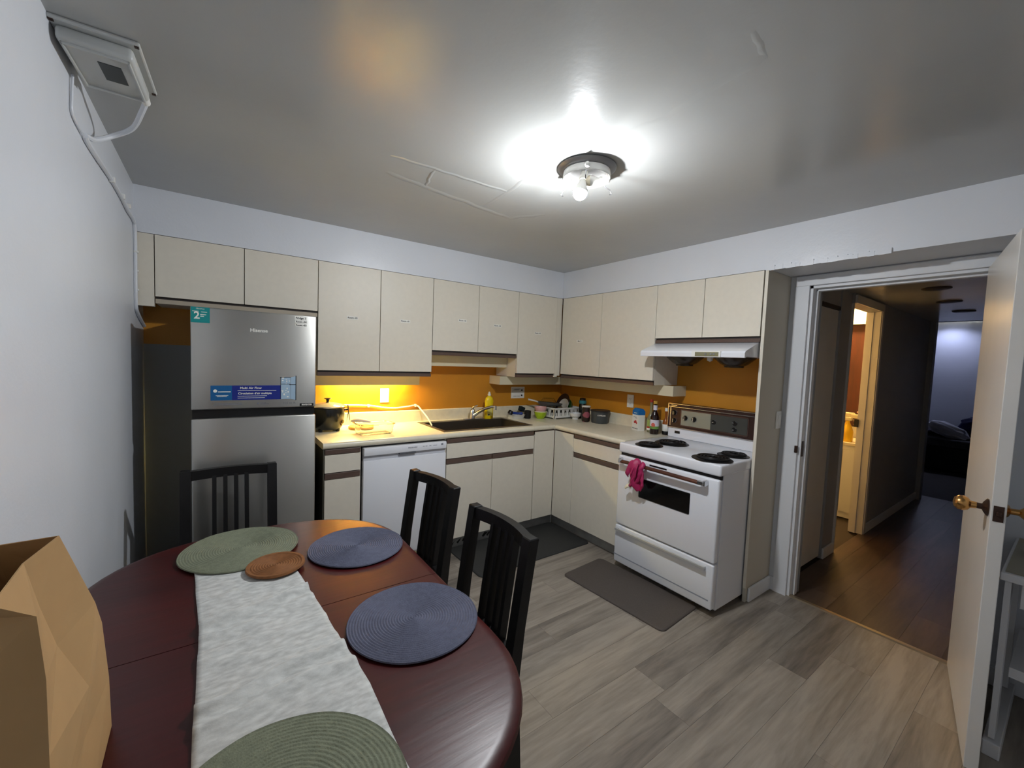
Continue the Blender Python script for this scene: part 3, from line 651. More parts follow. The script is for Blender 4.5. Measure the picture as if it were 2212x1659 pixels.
# ------------------------------------------------------------------ table
tb = thing('dining_table', 'oval dark red mahogany dining table in the foreground', 'table', (-2.921, -2.085, 0))
TX, TY, TA, TB_, SL = -2.921, -2.085, .479, .393, .335
def oval(grow=0., half=0):
    pts = []; n = 2.35; N = 28
    for i in range(N+1):
        t = PI*i/N; c, s = math.cos(t), math.sin(t)
        pts.append((TX+(TA+grow)*math.copysign(abs(c)**(2/n), c), TY+SL+(TB_+grow)*abs(s)**(2/n)))
    return pts
def half_top(sign, g, z0, z1, q):
    pts = oval(g); pts = [(x, TY+.0008) if False else (x, y) for x, y in pts]
    pts = pts+[(TX-TA-g, TY+.001), (TX+TA+g, TY+.001)]
    if sign < 0: pts = [(x, 2*TY-y) for x, y in pts]
    q.prism(pts, 'z', z0, z1)
ZTB = .748
for s in (1, -1):
    q = B()
    prof_e = [(-.016, ZTB-.034), (-.004, ZTB-.028), (0, ZTB-.018), (-.003, ZTB-.009), (-.012, ZTB-.003), (-.024, ZTB-.001), (-.03, ZTB)]
    loops = []
    for g, z in prof_e:
        pts = oval(g)+[(TX-TA-g, TY+.0012), (TX+TA+g, TY+.0012)]
        if s < 0: pts = [(x, 2*TY-y) for x, y in pts]
        loops.append([q.bm.verts.new((x, y, z)) for x, y in pts])
    n = len(loops[0])
    for A, C in zip(loops, loops[1:]):
        for i in range(n): q.bm.faces.new((A[i], A[(i+1) % n], C[(i+1) % n], C[i]))
    q.bm.faces.new(loops[0][::-1]); q.bm.faces.new(loops[-1])
    obj('tabletop', q, MAHOG, tb, smooth=True, angle=30)
q = B()
for x in (TX-.36, TX+.34): q.box(x, x+.02, TY-.5, TY+.5, ZTB-.11, ZTB-.033)
for y in (TY-.5, TY+.48): q.box(TX-.36, TX+.36, y, y+.02, ZTB-.11, ZTB-.033)
obj('apron', q, MAHOG, tb)
q = B(); q.lathe([(0, .10), (.075, .10), (.08, .14), (.05, .2), (.062, .35), (.07, .45), (.05, .56), (.08, .62), (.11, ZTB-.034), (0, ZTB-.034)], (TX, TY, 0), 24); obj('pedestal', q, MAHOG, tb, smooth=True)
for k in range(4):
    a = PI/4+PI/2*k; c_, s_ = math.cos(a), math.sin(a)
    q = B(); q.tube([(TX+r*c_, TY+r*s_, z) for r, z in ((.03, .13), (.10, .125), (.18, .08), (.25, .025))], [.045, .04, .03, .024], 10); obj('foot', q, MAHOG, tb, smooth=True)
# runner with creases
def runner_z(x, y):
    z = .0032+.0012*noise.noise((x*9, y*9, 1))
    for yc, a, sl in ((-2.0, .02, .3), (-2.06, .009, .2), (-2.32, .022, .22), (-2.38, .012, .1), (-2.15, .006, .1), (-2.23, .006, -.15), (-1.86, .005, .5)):
        d = (y-yc-sl*(x+2.95)-.03*noise.noise((x*6, yc*9, 0)))/.017; z += 1.25*a*math.exp(-d*d)*(.65+.45*noise.noise((x*7, yc*5, 3)))
    return ZTB+.0008+max(0.0015, z)
q = B(); nx, ny = 28, 200; rows = []
for j in range(ny+1):
    t = j/ny; y = -1.48-t*1.26
    xl = -3.125+.028*min(1, max(0, (-y-1.6)/.45))+.004*noise.noise((0, y*6, 7)); xr = -2.868+.085*min(1, max(0, (-y-1.55)/.9))+.004*noise.noise((5, y*6, 7))
    rows.append([q.bm.verts.new((xl+(xr-xl)*i/nx, y, runner_z(xl+(xr-xl)*i/nx, y))) for i in range(nx+1)])
for A, C in zip(rows, rows[1:]):
    for i in range(nx): q.bm.faces.new((A[i], A[i+1], C[i+1], C[i]))
for v in list(q.bm.verts): pass
r = tag(obj('table_runner', q, LINEN, smooth=True, angle=80, origin=(-2.96, -2.1, ZTB)), 'crumpled light grey linen runner along the middle of the table', 'table runner')
md = r.modifiers.new('thick', 'SOLIDIFY'); md.thickness = .0014; md.offset = 1
# woven round placemats: one proto each colour
def placemat(name, label, x, y, r, m, z, cat='placemat', group='round woven placemats', rings=24, tilt=(0, 0)):
    q = B(); prof = [(0, .0005)]
    prof += [(r-.001, .0005), (r+.0015, .003)]
    N = rings*4
    for i in range(N, -1, -1): prof.append((max(0, r*i/N), .0052+.0011*math.cos(2*PI*i/4)))
    q.lathe(prof, (0, 0, 0), 72)
    for v in q.bm.verts:
        w = .0022*noise.noise((v.co.x*9+x*7, v.co.y*9+y*7, 2)); v.co.z += w*min(1, v.co.xy.length/r)+.0012+tilt[0]*v.co.x+tilt[1]*v.co.y
        k = 1+.012*noise.noise((v.co.x*5+x*3, v.co.y*5+y*3, 9)); v.co.x *= k; v.co.y *= k
    o = obj(name, q, m, smooth=True, local=True, angle=60); o.location = (x, y, z)
    return tag(o, label, cat, group)
zr = ZTB+.0075
placemat('placemat', 'sage green round placemat at the far end of the table', -2.985, -1.572, .184, GREENMAT, zr-.002, tilt=(0, 0))
placemat('placemat', 'sage green round placemat nearest the camera, cut by the bottom edge', -2.982, -2.66, .193, GREENMAT, zr+.006)
placemat('placemat', 'dark blue round placemat on the far right, by the dishwasher side of the table', -2.625, -1.757, .168, BLUEMAT, ZTB+.0018)
placemat('placemat', 'slate blue round placemat near the table front with a chair shadow across it', -2.612, -2.285, .176, BLUEMAT, ZTB+.0018)
q = B(); prof = [(0, .0005), (.082, .0005), (.088, .006), (.086, .012), (.078, .0115)]+[(.078*i/40, .009+.0012*math.cos(PI*i/2)) for i in range(39, -1, -1)]
q.lathe(prof, (0, 0, 0), 48); o = obj('trivet', q, COASTER, smooth=True, local=True); o.location = (-2.897, -1.787, zr+.002)
tag(o, 'small round brown woven trivet on the runner beside the far green mat', 'trivet')

# paper bag standing on the table, open and crumpled
q = B()
def bagring(z, pts): return [q.bm.verts.new((x, y, z if not isinstance(z, list) else z[i])) for i, (x, y) in enumerate(pts)]
# corner order: near-right, right crease, far-right, far-mid, far-left, left, near-left, near-mid
Pb = [(-3.225, -2.625), (-3.222, -2.45), (-3.225, -2.285), (-3.31, -2.28), (-3.392, -2.285), (-3.394, -2.45), (-3.392, -2.63), (-3.31, -2.635)]
rings = [bagring(ZTB+.002, Pb)]
rings.append(bagring(.86, [(-3.225, -2.628), (-3.23, -2.45), (-3.225, -2.30), (-3.31, -2.295), (-3.392, -2.3), (-3.394, -2.45), (-3.392, -2.63), (-3.31, -2.636)]))
rings.append(bagring([.98, .95, 1.0, .98, .98, .98, .98, .98], [(-3.226, -2.63), (-3.222, -2.46), (-3.222, -2.365), (-3.31, -2.34), (-3.392, -2.34), (-3.39, -2.46), (-3.392, -2.63), (-3.31, -2.637)]))
rings.append(bagring([1.08, 1.05, 1.06, 1.06, 1.06, 1.06, 1.06, 1.07], [(-3.226, -2.633), (-3.246, -2.50), (-3.222, -2.41), (-3.31, -2.38), (-3.392, -2.38), (-3.386, -2.48), (-3.392, -2.63), (-3.31, -2.637)]))
rings.append(bagring([1.165, 1.13, 1.11, 1.12, 1.12, 1.12, 1.12, 1.15], [(-3.230, -2.642), (-3.252, -2.54), (-3.230, -2.435), (-3.31, -2.42), (-3.392, -2.40), (-3.38, -2.5), (-3.392, -2.63), (-3.31, -2.634)]))
rings.append(bagring([1.218, 1.212, 1.212, 1.20, 1.21, 1.205, 1.17, 1.178], [(-3.243, -2.712), (-3.252, -2.59), (-3.240, -2.505), (-3.31, -2.47), (-3.388, -2.44), (-3.385, -2.52), (-3.392, -2.63), (-3.30, -2.628)]))
n = 8
for A, C in zip(rings, rings[1:]):
    for i in range(n): q.bm.faces.new((A[i], A[(i+1) % n], C[(i+1) % n], C[i]))
q.bm.faces.new(rings[0][::-1])
pb = tag(obj('paper_bag', q, KRAFT, origin=(-3.29, -2.63, ZTB)), 'open brown kraft paper bag standing at the left end of the table', 'paper bag')
pb.modifiers.new('thick', 'SOLIDIFY').thickness = .0015

# ------------------------------------------------------------------ chairs
def make_chair(label):
    t = thing('dining_chair', label, 'chair', group='black slatted dining chairs')
    L = dict(local=True)
    w = .198
    def px(z): return -.02+.0*z if z < .43 else -.02-.062*((z-.43)/.47)**1.15
    for s in (-1, 1):
        q = B(); zs = [0, .2, .43, .6, .75, .9]; prev = None
        loops = []
        for z in zs:
            x = px(z) - (.03*(1-z/.43) if z < .43 else 0); hw = .0205; hd = .019+.004*(z < .6)
            y = s*(w-.0205-.004*(1-z/.9))
            loops.append([q.bm.verts.new((x+a*hd, y+c*hw, z)) for a, c in ((-1, -1), (1, -1), (1, 1), (-1, 1))])
        for A, C in zip(loops, loops[1:]):
            for i in range(4): q.bm.faces.new((A[i], A[(i+1) % 4], C[(i+1) % 4], C[i]))
        q.bm.faces.new(loops[0][::-1]); q.bm.faces.new(loops[-1])
        bmesh.ops.bevel(q.bm, geom=[e for e in q.bm.edges if abs((e.verts[0].co-e.verts[1].co).z) < .03], offset=.003, segments=1, affect='EDGES')
        obj('leg', q, BLACK, t, **L)
        q = B(); q.box(.365, .405, s*w-.0205-.0205*(s > 0)+.0*s, s*w+.0205*(s < 0), 0, .425) if False else q.box(.36, .4, s*(w-.04), s*w, 0, .425, bev=.003); obj('leg', q, BLACK, t, **L)
    # bowed top rail
    def bow(y): return -.034*(1-(y/(w-.02))**2)
    def rail(z0, z1, th, ww):
        q = B(); N = 14; loops = []
        for i in range(N+1):
            y = -ww+2*ww*i/N
            xb = px((z0+z1)/2)+bow(y)
            loops.append([q.bm.verts.new((xb+a, y, z)) for a, z in ((-th, z0), (th, z0), (th, z1), (-th, z1))])
        for A, C in zip(loops, loops[1:]):
            for i in range(4): q.bm.faces.new((A[i], A[(i+1) % 4], C[(i+1) % 4], C[i]))
        q.bm.faces.new(loops[0][::-1]); q.bm.faces.new(loops[-1]); return q
    obj('top_rail', rail(.850, .895, .016, w-.03), BLACK, t, **L)
    obj('lower_rail', rail(.46, .50, .012, w-.03), BLACK, t, **L)
    for k in range(4):
        y = -.067+k*.0447; q = B(); loops = []
        for z in (.49, .62, .75, .86):
            x = px(z)+bow(y)
            loops.append([q.bm.verts.new((x+a, y+c, z)) for a, c in ((-.015, -.009), (.015, -.009), (.015, .009), (-.015, .009))])
        for A, C in zip(loops, loops[1:]):
            for i in range(4): q.bm.faces.new((A[i], A[(i+1) % 4], C[(i+1) % 4], C[i]))
        q.bm.faces.new(loops[0][::-1]); q.bm.faces.new(loops[-1]); obj('slat', q, BLACK, t, **L)
    q = B()
    q.box(-.03, .40, -w+.004, -w+.022, .365, .425); q.box(-.03, .40, w-.022, w-.004, .365, .425); q.box(.375, .395, -w+.03, w-.03, .365, .425); q.box(-.03, -.012, -w+.03, w-.03, .365, .425)
    obj('apron', q, BLACK, t, **L)
    q = B(); q.box(.0, .42, -w-.005, w+.005, .426, .455, bev=.01, seg=3); obj('seat', q, mat('seat_fabric', srgb(40, 38, 38), .85), t, **L)
    return t
ch = make_chair('black slatted chair at the far end of the table in front of the fridge')
ch.location = (-3.0, -.965, 0); ch.rotation_euler = (0, 0, -PI/2)
c2 = copy_tree(ch); c2['label'] = 'black slatted chair on the right side of the table in front of the dishwasher'
c2.location = (-2.285, -1.535, 0); c2.rotation_euler = (0, 0, PI-math.radians(-7))
c3 = copy_tree(ch); c3['label'] = 'black slatted chair on the right side of the table, the nearer of the two there'
c3.location = (-2.296, -2.12, 0); c3.rotation_euler = (0, 0, PI)

# ------------------------------------------------------------------ floor mats
def floormat(label, cx, cy, w, d, rot, m):
    q = B(); a, c = w/2, d/2; shell(q, [(a, c, .035, .0005), (a, c, .035, .005), (a-.003, c-.003, .034, .009), (a-.01, c-.01, .03, .012)])
    o = obj('floor_mat', q, m, local=True); o.location = (cx, cy, 0); o.rotation_euler = (0, 0, rot)
    return tag(o, label, 'floor mat')
floormat('black rubber floor mat in front of the sink cabinet', -1.085, -.795, 1.05, .50, 0, RUBBERB)
floormat('dark taupe floor mat in front of the stove', -.868, -1.667, .415, .76, math.radians(4.2), RUBBERT)

# ------------------------------------------------------------------ ceiling lamp
LX, LY = -1.735, -1.992
la = thing('ceiling_lamp', 'shadeless round ceiling lamp with one lit bare bulb', 'ceiling lamp', (LX, LY, H))
q = B(); q.lathe([(0, H-.001), (.124, H-.001), (.127, H-.005), (.118, H-.012), (.1, H-.018), (0, H-.018)], (LX, LY, 0), 48); obj('canopy', q, mat('lamp_canopy', srgb(150, 150, 152), .35, metal=.4), la, smooth=True)
q = B(); q.lathe([(.088, H-.018), (.101, H-.02), (.104, H-.044), (.101, H-.049), (.097, H-.044), (.095, H-.02)], (LX, LY, 0), 48); rg = obj('ring', q, WHITEP, la, smooth=True)
for a in (2.2+PI*2/3*k for k in range(3)):
    a -= .35
    q = B(); q.lathe([(0, -.012), (.008, -.009), (.0115, 0), (.008, .009), (0, .012)], (LX+.109*math.cos(a), LY+.109*math.sin(a), H-.034), 14); obj('thumb_screw', q, WHITEP, rg, smooth=True)
for a in (-.3, 1.85, 3.9):
    c_, s_ = math.cos(a), math.sin(a)
    q = B(); q.tube([(LX+r*c_, LY+r*s_, z) for r, z in ((.075, H-.03), (.095, H-.066), (.118, H-.074), (.128, H-.09), (.118, H-.096))], .0025, 6); obj('shade_clip', q, CHROME, la, smooth=True)
# lit bulb hangs at a slant, the dead one lies nearly flat
def bulb(p, d, m, sock, k=1.):
    d = Vector(d).normalized(); R = d.to_track_quat('Z', 'Y').to_matrix() @ Matrix.Scale(k, 3)
    q = B(); q.lathe([(.0, -.055), (.015, -.055), (.015, -.02), (.0185, -.015), (.0185, .0), (0, .001)], p, 20, R); obj('socket', q, sock, la, smooth=True)
    q = B(); q.lathe([(.012, .001), (.015, .012), (.024, .034), (.0300, .05), (.0312, .059), (.0312, .0615)], p, 24, R); bb_ = obj('bulb', q, sock, la, smooth=True)
    q = B(); q.lathe([(.0308, .062), (.0285, .073), (.025, .081), (.016, .09), (0, .0945)], p, 24, R); return obj('bulb_dome', q, m, bb_, smooth=True)
bulb((LX-.016, LY+.004, H-.052), (-.25, -.02, -1), BULBM, WHITEP)['label'] = 'lit bulb dome'
bulb((LX+.045, LY-.036, H-.05), (-.8, .62, -.1), mat('dead_bulb', srgb(224, 214, 190), .35), WHITEP, .72)

# box on the ceiling by the left wall with its cable
cb = thing('ceiling_box', 'white plastic box with a small dark window on the ceiling by the left wall', 'electrical box', (-3.315, -1.57, H))
R = Matrix.Translation((-3.315, -1.575, 0)) @ Matrix.Rotation(math.radians(-3), 4, 'Z')
def lb(*a, **k):
    q = B(); q.box(*a, **k); bmesh.ops.transform(q.bm, matrix=R, verts=q.bm.verts); return q
BOXP = mat('box_plastic', srgb(186, 188, 186), .35)
obj('flange', lb(-.092, .092, -.138, .138, H-.012, H-.0005, bev=.005), BOXP, cb)
obj('cover', lb(-.082, .075, -.12, .12, H-.05, H-.012, bev=.012, seg=3), BOXP, cb, smooth=True)
q = B()
for a in ((-.074, .066, .104, .110), (-.074, .066, -.110, -.104), (-.074, -.068, -.11, .11), (.06, .066, -.11, .11)): q.box(a[0], a[1], a[2], a[3], H-.056, H-.048, bev=.002)
bmesh.ops.transform(q.bm, matrix=R, verts=q.bm.verts); obj('raised_border', q, BOXP, cb)
obj('window', lb(-.012, .038, -.06, .035, H-.0515, H-.049), mat('window_dark', srgb(50, 54, 52), .3), cb, label='small dark window')
for x, y in ((.084, .128), (.084, -.128), (-.084, -.128)): obj('screw', lb(x-.005, x+.005, y-.005, y+.005, H-.0145, H-.011), DKBRASS, cb)
q = B(); q.cyl(R @ Vector((.06, .11, H-.034)), R @ Vector((.06, .155, H-.034)), .014, .012); obj('cable_gland', q, WHITEP, cb, smooth=True)
def smooth_path(p, n=6):
    p = [Vector(a) for a in p]; out = []
    for i in range(len(p)-1):
        a, b_, c_, d = p[max(i-1, 0)], p[i], p[i+1], p[min(i+2, len(p)-1)]
        for k in range(n):
            t = k/n; out.append(.5*((2*b_)+(c_-a)*t+(2*a-5*b_+4*c_-d)*t*t+(3*b_-a-3*c_+d)*t**3))
    out.append(p[-1]); return out
wl = -W+.007
q = B()
q.tube(smooth_path([R @ Vector((.06, .15, H-.034)), (-3.262, -1.38, 2.285), (-3.30, -1.27, 2.262), (-3.36, -1.22, 2.235), (-3.398, -1.27, 2.19), (wl, -1.37, 2.158), (wl, -1.2, 2.153), (wl, -.95, 2.158), (wl, -.72, 2.150), (wl, -.56, 2.136), (wl, -.40, 2.133), (wl, -.345, 2.10), (wl, -.338, 1.95), (wl, -.345, 1.72), (wl, -.29, 1.66), (wl, -.03, 1.60)]), .0085, 8)
cbl = tag(obj('cable', q, WALL, smooth=True, origin=(wl, -1.2, 2.15)), 'white painted cable looping from the ceiling box along the left wall', 'cable')
q = B(); q.tube(smooth_path([(wl, -1.50, 2.285), (wl-.002, -1.506, 2.22), (wl-.002, -1.50, 2.17), (wl, -1.385, 2.155)]), .004, 6)
obj('thin_wire', q, WALL, cbl, smooth=True)
q = B()
for y in (-.95, -.72, -.56): q.box(-W, -W+.02, y-.006, y+.006, 2.145, 2.168, bev=.003)
for z in (1.98, 1.88, 1.78): q.box(-W, -W+.02, -.346, -.33, z-.006, z+.006, bev=.003)
obj('clip', q, WHITEP, cbl)

# ------------------------------------------------------------------ wall plates and notice
def outlet(label, run, c, z, g=None):
    o = thing('wall_outlet', label, 'outlet', (c, -.004, z) if run == 'b' else (-.004, c, z))
    obj('plate', bb2(run, c-.036, c+.036, .0005, .007, z-.058, z+.058, bev=.0025), WHITEP, o)
    q = B()
    for dz in (-.021, .021):
        for du in (-.007, .007):
            if run == 'b': q.box(c+du-.0012, c+du+.0012, -.0078, -.0068, z+dz-.004, z+dz+.006)
            else: q.box(-.0078, -.0068, c+du-.0012, c+du+.0012, z+dz-.004, z+dz+.006)
        if run == 'b': q.box(c-.002, c+.002, -.0078, -.0068, z+dz-.012, z+dz-.008)
        else: q.box(-.0078, -.0068, c-.002, c+.002, z+dz-.012, z+dz-.008)
    obj('slots', q, GREYW, o)
outlet('white electrical outlet on the brightly lit ochre wall near the fridge', 'b', -1.94, 1.152)
outlet('white electrical outlet on the ochre wall left of the stove behind the bottles', 'r', -.935, 1.15)
q = B(); q.box(-.668, -.503, -.0015, -.0004, 1.098, 1.212); q.mi = 1
for z, x0, x1 in ((1.188, -.63, -.56), (1.182, -.645, -.575), (1.12, -.64, -.60), (1.12, -.592, -.56)): q.box(x0, x1, -.0022, -.0014, z-.0018, z+.0018)
for z in (1.178, 1.126): q.box(-.545, -.527, -.0022, -.0014, z-.008, z+.008)
q.mi = 2; q.box(-.66, -.51, -.0019, -.0014, 1.155, 1.205)
tag(obj('wall_notice', q, [PAPER, INKB, mat('paper_grey', srgb(205, 204, 198), .6)], normals=False, origin=(-.585, -.001, 1.155)), 'small white paper notice on the ochre wall right of the faucet', 'notice')

# ------------------------------------------------------------------ things on the worktop
Z = CT+.0006
def vessel(name, label, cat, x, y, prof, m, z=Z, seg=28, group=None, sx=1., sy=1.):
    q = B(); q.lathe(prof, (0, 0, 0), seg, sx=sx, sy=sy); o = obj(name, q, m, smooth=True, local=True, angle=35); o.location = (x, y, z); M4[o] = Matrix.Translation((x, y, z))
    return tag(o, label, cat, group)
# rice cooker
rc = thing('rice_cooker', 'black rice cooker with glass lid beside the fridge', 'rice cooker', (-2.405, -.165, Z))
q = B(); q.lathe([(0, .016), (.088, .016), (.098, .03), (.112, .08), (.116, .13), (.114, .165), (.118, .168), (.118, .174), (.108, .174), (.104, .06), (0, .05)], (-2.405, -.165, Z), 40); obj('body', q, mat('cooker_black', srgb(22, 22, 20), .22, coat=.4), rc, smooth=True)
for a in (.7, 2.3, 3.9, 5.5):
    q = B(); q.cyl((-2.405+.08*math.cos(a), -.165+.08*math.sin(a), Z), (-2.405+.08*math.cos(a), -.165+.08*math.sin(a), Z+.02), .013, .016); obj('foot', q, BLACKP, rc, smooth=True)
q = B(); q.lathe([(.119, .1745), (.121, .178), (.119, .182), (.112, .182), (.111, .1745)], (-2.405, -.165, Z), 40); obj('lid_rim', q, CHROME, rc, smooth=True)
q = B(); q.lathe([(.112, .18), (.09, .192), (.05, .201), (.0, .204), (0, .201), (.05, .198), (.09, .189), (.11, .177)], (-2.405, -.165, Z), 40); lid = obj('lid', q, mat('lid_glass', (.9, .88, .75, 1), .15, trans=.6), rc, smooth=True)
q = B(); q.lathe([(0, .2), (.016, .2), (.009, .21), (.012, .224), (.026, .232), (.024, .236), (0, .237)], (-2.405, -.165, Z), 24); obj('lid_knob', q, BLACKP, lid, smooth=True)
q = B(); q.box(-2.296, -2.262, -.185, -.155, Z+.142, Z+.156, bev=.004); obj('handle', q, BLACKP, rc)
q = B(); q.lathe([(0, 0), (.016, 0), (.014, .006), (0, .007)], (-2.318, -.232, Z+.07), 18, Matrix.Rotation(math.radians(52), 3, 'Z') @ Matrix.Rotation(PI/2, 3, 'X')); obj('lamp_badge', q, mat('cooker_badge', srgb(96, 88, 40), .4), rc)
sc = thing('scissors', 'dark scissors hung open from the rice cooker handle', 'scissors', (-2.268, -.198, Z+.06))
q = B(); q.tube([(-2.272, -.192, Z+.19), (-2.268, -.194, Z+.15), (-2.274, -.196, Z+.10), (-2.284, -.196, Z+.06)], [.003, .006, .004, .001], 6, flat=.4); obj('blade', q, COIL, sc)
q = B(); q.tube([(-2.278, -.20, Z+.185), (-2.272, -.2, Z+.15), (-2.262, -.2, Z+.09), (-2.256, -.2, Z+.05)], [.003, .006, .004, .001], 6, flat=.4); obj('blade', q, COIL, sc)
# round wooden board, glass box, bag clip
vessel('cutting_board', 'round tan wooden board lying behind the glass container', 'cutting board', -2.17, -.17, [(0, 0), (.088, 0), (.09, .004), (.09, .016), (.086, .02), (0, .02)], wood('board_wood', srgb(176, 120, 62), srgb(206, 156, 92), .5, axis='X', rnd=False))
q = B()
shell(q, [(.105, .068, .02, 0), (.11, .073, .022, .004), (.122, .085, .026, .068), (.129, .092, .028, .072), (.129, .092, .028, .077), (.118, .081, .024, .077), (.116, .08, .024, .068), (.104, .067, .02, .006)])
gc = obj('glass_container', q, GLASS, smooth=True, local=True, angle=35); gc.location = (-2.145, -.40, Z); gc.rotation_euler = (0, 0, math.radians(4)); tag(gc, 'empty clear glass food container on the yellow lit worktop', 'container')
q = B(); pts = []
q.tube(smooth_path([(-2.275, -.30, Z+.083), (-2.25, -.34, Z+.094), (-2.215, -.38, Z+.092), (-2.175, -.425, Z+.086)]), [.006+.014*math.sin(PI*min(1, k/18)**.7) for k in range(19)], 10, flat=.45)
tag(obj('paper_wrapper', q, mat('wrapper', srgb(236, 214, 196), .6), smooth=True, origin=(-2.22, -.37, Z+.085)), 'crumpled pale wrapper lying across the corner of the glass container', 'wrapper')
# drain hose along the wall
q = B(); q.tube(smooth_path([(-2.34, -.012, 1.085), (-2.2, -.012, 1.082), (-2.05, -.012, 1.072), (-1.95, -.014, 1.055), (-1.85, -.016, 1.048), (-1.75, -.014, 1.055), (-1.667, -.014, 1.062), (-1.64, -.05, 1.03), (-1.615, -.13, .97), (-1.60, -.19, .91)]), .0065, 8)
hs_ = tag(obj('water_hose', q, WHITEP, smooth=True, origin=(-1.9, -.012, 1.05)), 'thin white hose clipped along the ochre wall and bent into the sink', 'hose')
for x, z in ((-2.07, 1.073), (-1.675, 1.062)): obj('hose_clip', bx(x-.008, x+.008, -.022, -.0005, z-.012, z+.012, bev=.004), WHITEP, hs_)
# dish soap
so = thing('soap_bottle', 'yellow dish soap bottle with white cap behind the sink', 'bottle', (-1.0, -.10, fz))
q = B(); q.lathe([(0, 0), (.042, 0), (.046, .006), (.046, .06), (.041, .12), (.044, .165), (.036, .195), (.016, .21), (.014, .216), (0, .216)], (-.99, -.102, fz), 28, sx=1., sy=.62); obj('bottle', q, mat('soap_yellow', srgb(242, 210, 20), .3), so, smooth=True)
q = B(); q.lathe([(.015, .216), (.015, .23), (.011, .236), (.008, .25), (0, .252)], (-.99, -.102, fz), 18); obj('cap', q, WHITEP, so, smooth=True)
q = B(); q.box(-1.022, -.97, -.1325, -.129, fz+.03, fz+.10, bev=.001); q.mi = 1; q.box(-1.018, -.998, -.1335, -.132, fz+.035, fz+.045); obj('bottle_label', q, [mat('soap_label', srgb(226, 214, 120), .5), INKB], so)
# tray with brush, clear tub with sponge, black cup
q = B(); shell(q, [(.07, .045, .015, 0), (.085, .058, .02, .034), (.092, .064, .02, .036), (.092, .064, .02, .039), (.083, .056, .02, .037), (.067, .043, .015, .003)])
tr = obj('sponge_tray', q, mat('tray_white', srgb(226, 226, 222), .5), smooth=True, local=True); tr.location = (-.722, -.165, Z); tr.rotation_euler = (0, 0, .25); tag(tr, 'shallow white tray beside the sink holding a blue brush', 'tray')
br = thing('dish_brush', 'blue-handled dish brush with black head lying in the white tray', 'brush', (-.72, -.16, Z+.04))
q = B(); q.tube(smooth_path([(-.775, -.165, Z+.056), (-.74, -.17, Z+.052), (-.70, -.185, Z+.049), (-.665, -.20, Z+.049)]), [.012]*12+[.01, .012, .013, .014, .014, .013, .008], 10); obj('handle', q, mat('brush_blue', srgb(36, 62, 140), .35), br, smooth=True)
q = B(); q.lathe([(0, 0), (.024, 0), (.026, .02), (.02, .034), (0, .036)], (-.785, -.155, Z+.044), 18, Matrix.Rotation(.5, 3, 'Y')); obj('head', q, BLACKP, br, smooth=True)
q = B(); shell(q, [(.045, .045, .012, 0), (.052, .052, .014, .06), (.05, .05, .013, .06), (.043, .043, .011, .003)])
tbx = obj('clear_tub', q, GLASS, smooth=True, local=True); tbx.location = (-.60, -.095, Z); tag(tbx, 'small clear plastic tub behind the black cup', 'container')
q = B(); q.box(-.03, .03, -.02, .02, 0, .045, bev=.005); spg = obj('scouring_sponge', q, mat('sponge_dark', srgb(24, 34, 34), .9), local=True); spg.location = (-.61, -.10, Z+.058); spg.rotation_euler = (.0, .35, .2); tag(spg, 'dark scouring sponge propped on the clear tub', 'sponge')
cupp = [(0, 0), (.03, 0), (.033, .004), (.034, .075), (.031, .075), (.03, .006), (0, .006)]
vessel('black_cup', 'short black cup between the white tray and the green bowl', 'cup', -.61, -.205, cupp, BLACKP)
# bowls
bowl = [(0, 0), (.032, 0), (.036, .006), (.052, .03), (.061, .07), (.0585, .07), (.048, .03), (.03, .008), (0, .007)]
gb = vessel('bowl', 'lime green bowl under the pink one', 'bowl', -.49, -.255, [(r*1.06, z*1.08) for r, z in bowl], mat('lime_glaze', srgb(160, 190, 34), .3), group=None)
q = B(); q.lathe([(.0652, .066), (.0662, .0757), (.0622, .0757)], (-.49, -.255, Z), 28); obj('cream_rim', q, CREAMD, gb, smooth=True)
vessel('bowl', 'pink bowl stacked inside the lime green bowl', 'bowl', -.49, -.255, [(r*.98, z*.95) for r, z in bowl], mat('pink_glaze', srgb(216, 168, 170), .35), z=Z+.048)
vessel('bowl', 'small white footed bowl in front of the dish rack', 'bowl', -.185, -.425, [(0, 0), (.03, 0), (.03, .008), (.026, .012), (.05, .034), (.056, .062), (.0535, .062), (.046, .035), (.02, .016), (0, .016)], mat('white_glaze', srgb(226, 228, 230), .25))
# dish rack: pierced plastic tub
rk = thing('dish_rack', 'white plastic dish rack with arched openings in the corner', 'dish rack', (-.29, -.22, Z))
rx0, rx1, ry0, ry1 = -.405, -.065, -.365, -.065
RW = mat('rack_white', srgb(232, 232, 228), .4)
obj('base', bx(rx0+.012, rx1-.012, ry0+.012, ry1-.012, Z+.012, Z+.018), RW, rk)
for x in (rx0+.02, rx1-.02):
    for y in (ry0+.02, ry1-.02): obj('foot', bx(x-.01, x+.01, y-.01, y+.01, Z, Z+.012), RW, rk)
q = B()
q.box(rx0, rx1, ry0-.012, ry0+.004, Z+.098, Z+.108, bev=.003); q.box(rx0, rx1, ry1-.004, ry1+.012, Z+.098, Z+.108, bev=.003); q.box(rx0-.012, rx0+.004, ry0-.012, ry1+.012, Z+.098, Z+.108, bev=.003); q.box(rx1-.004, rx1+.012, ry0-.012, ry1+.012, Z+.098, Z+.108, bev=.003)
obj('rim', q, RW, rk)
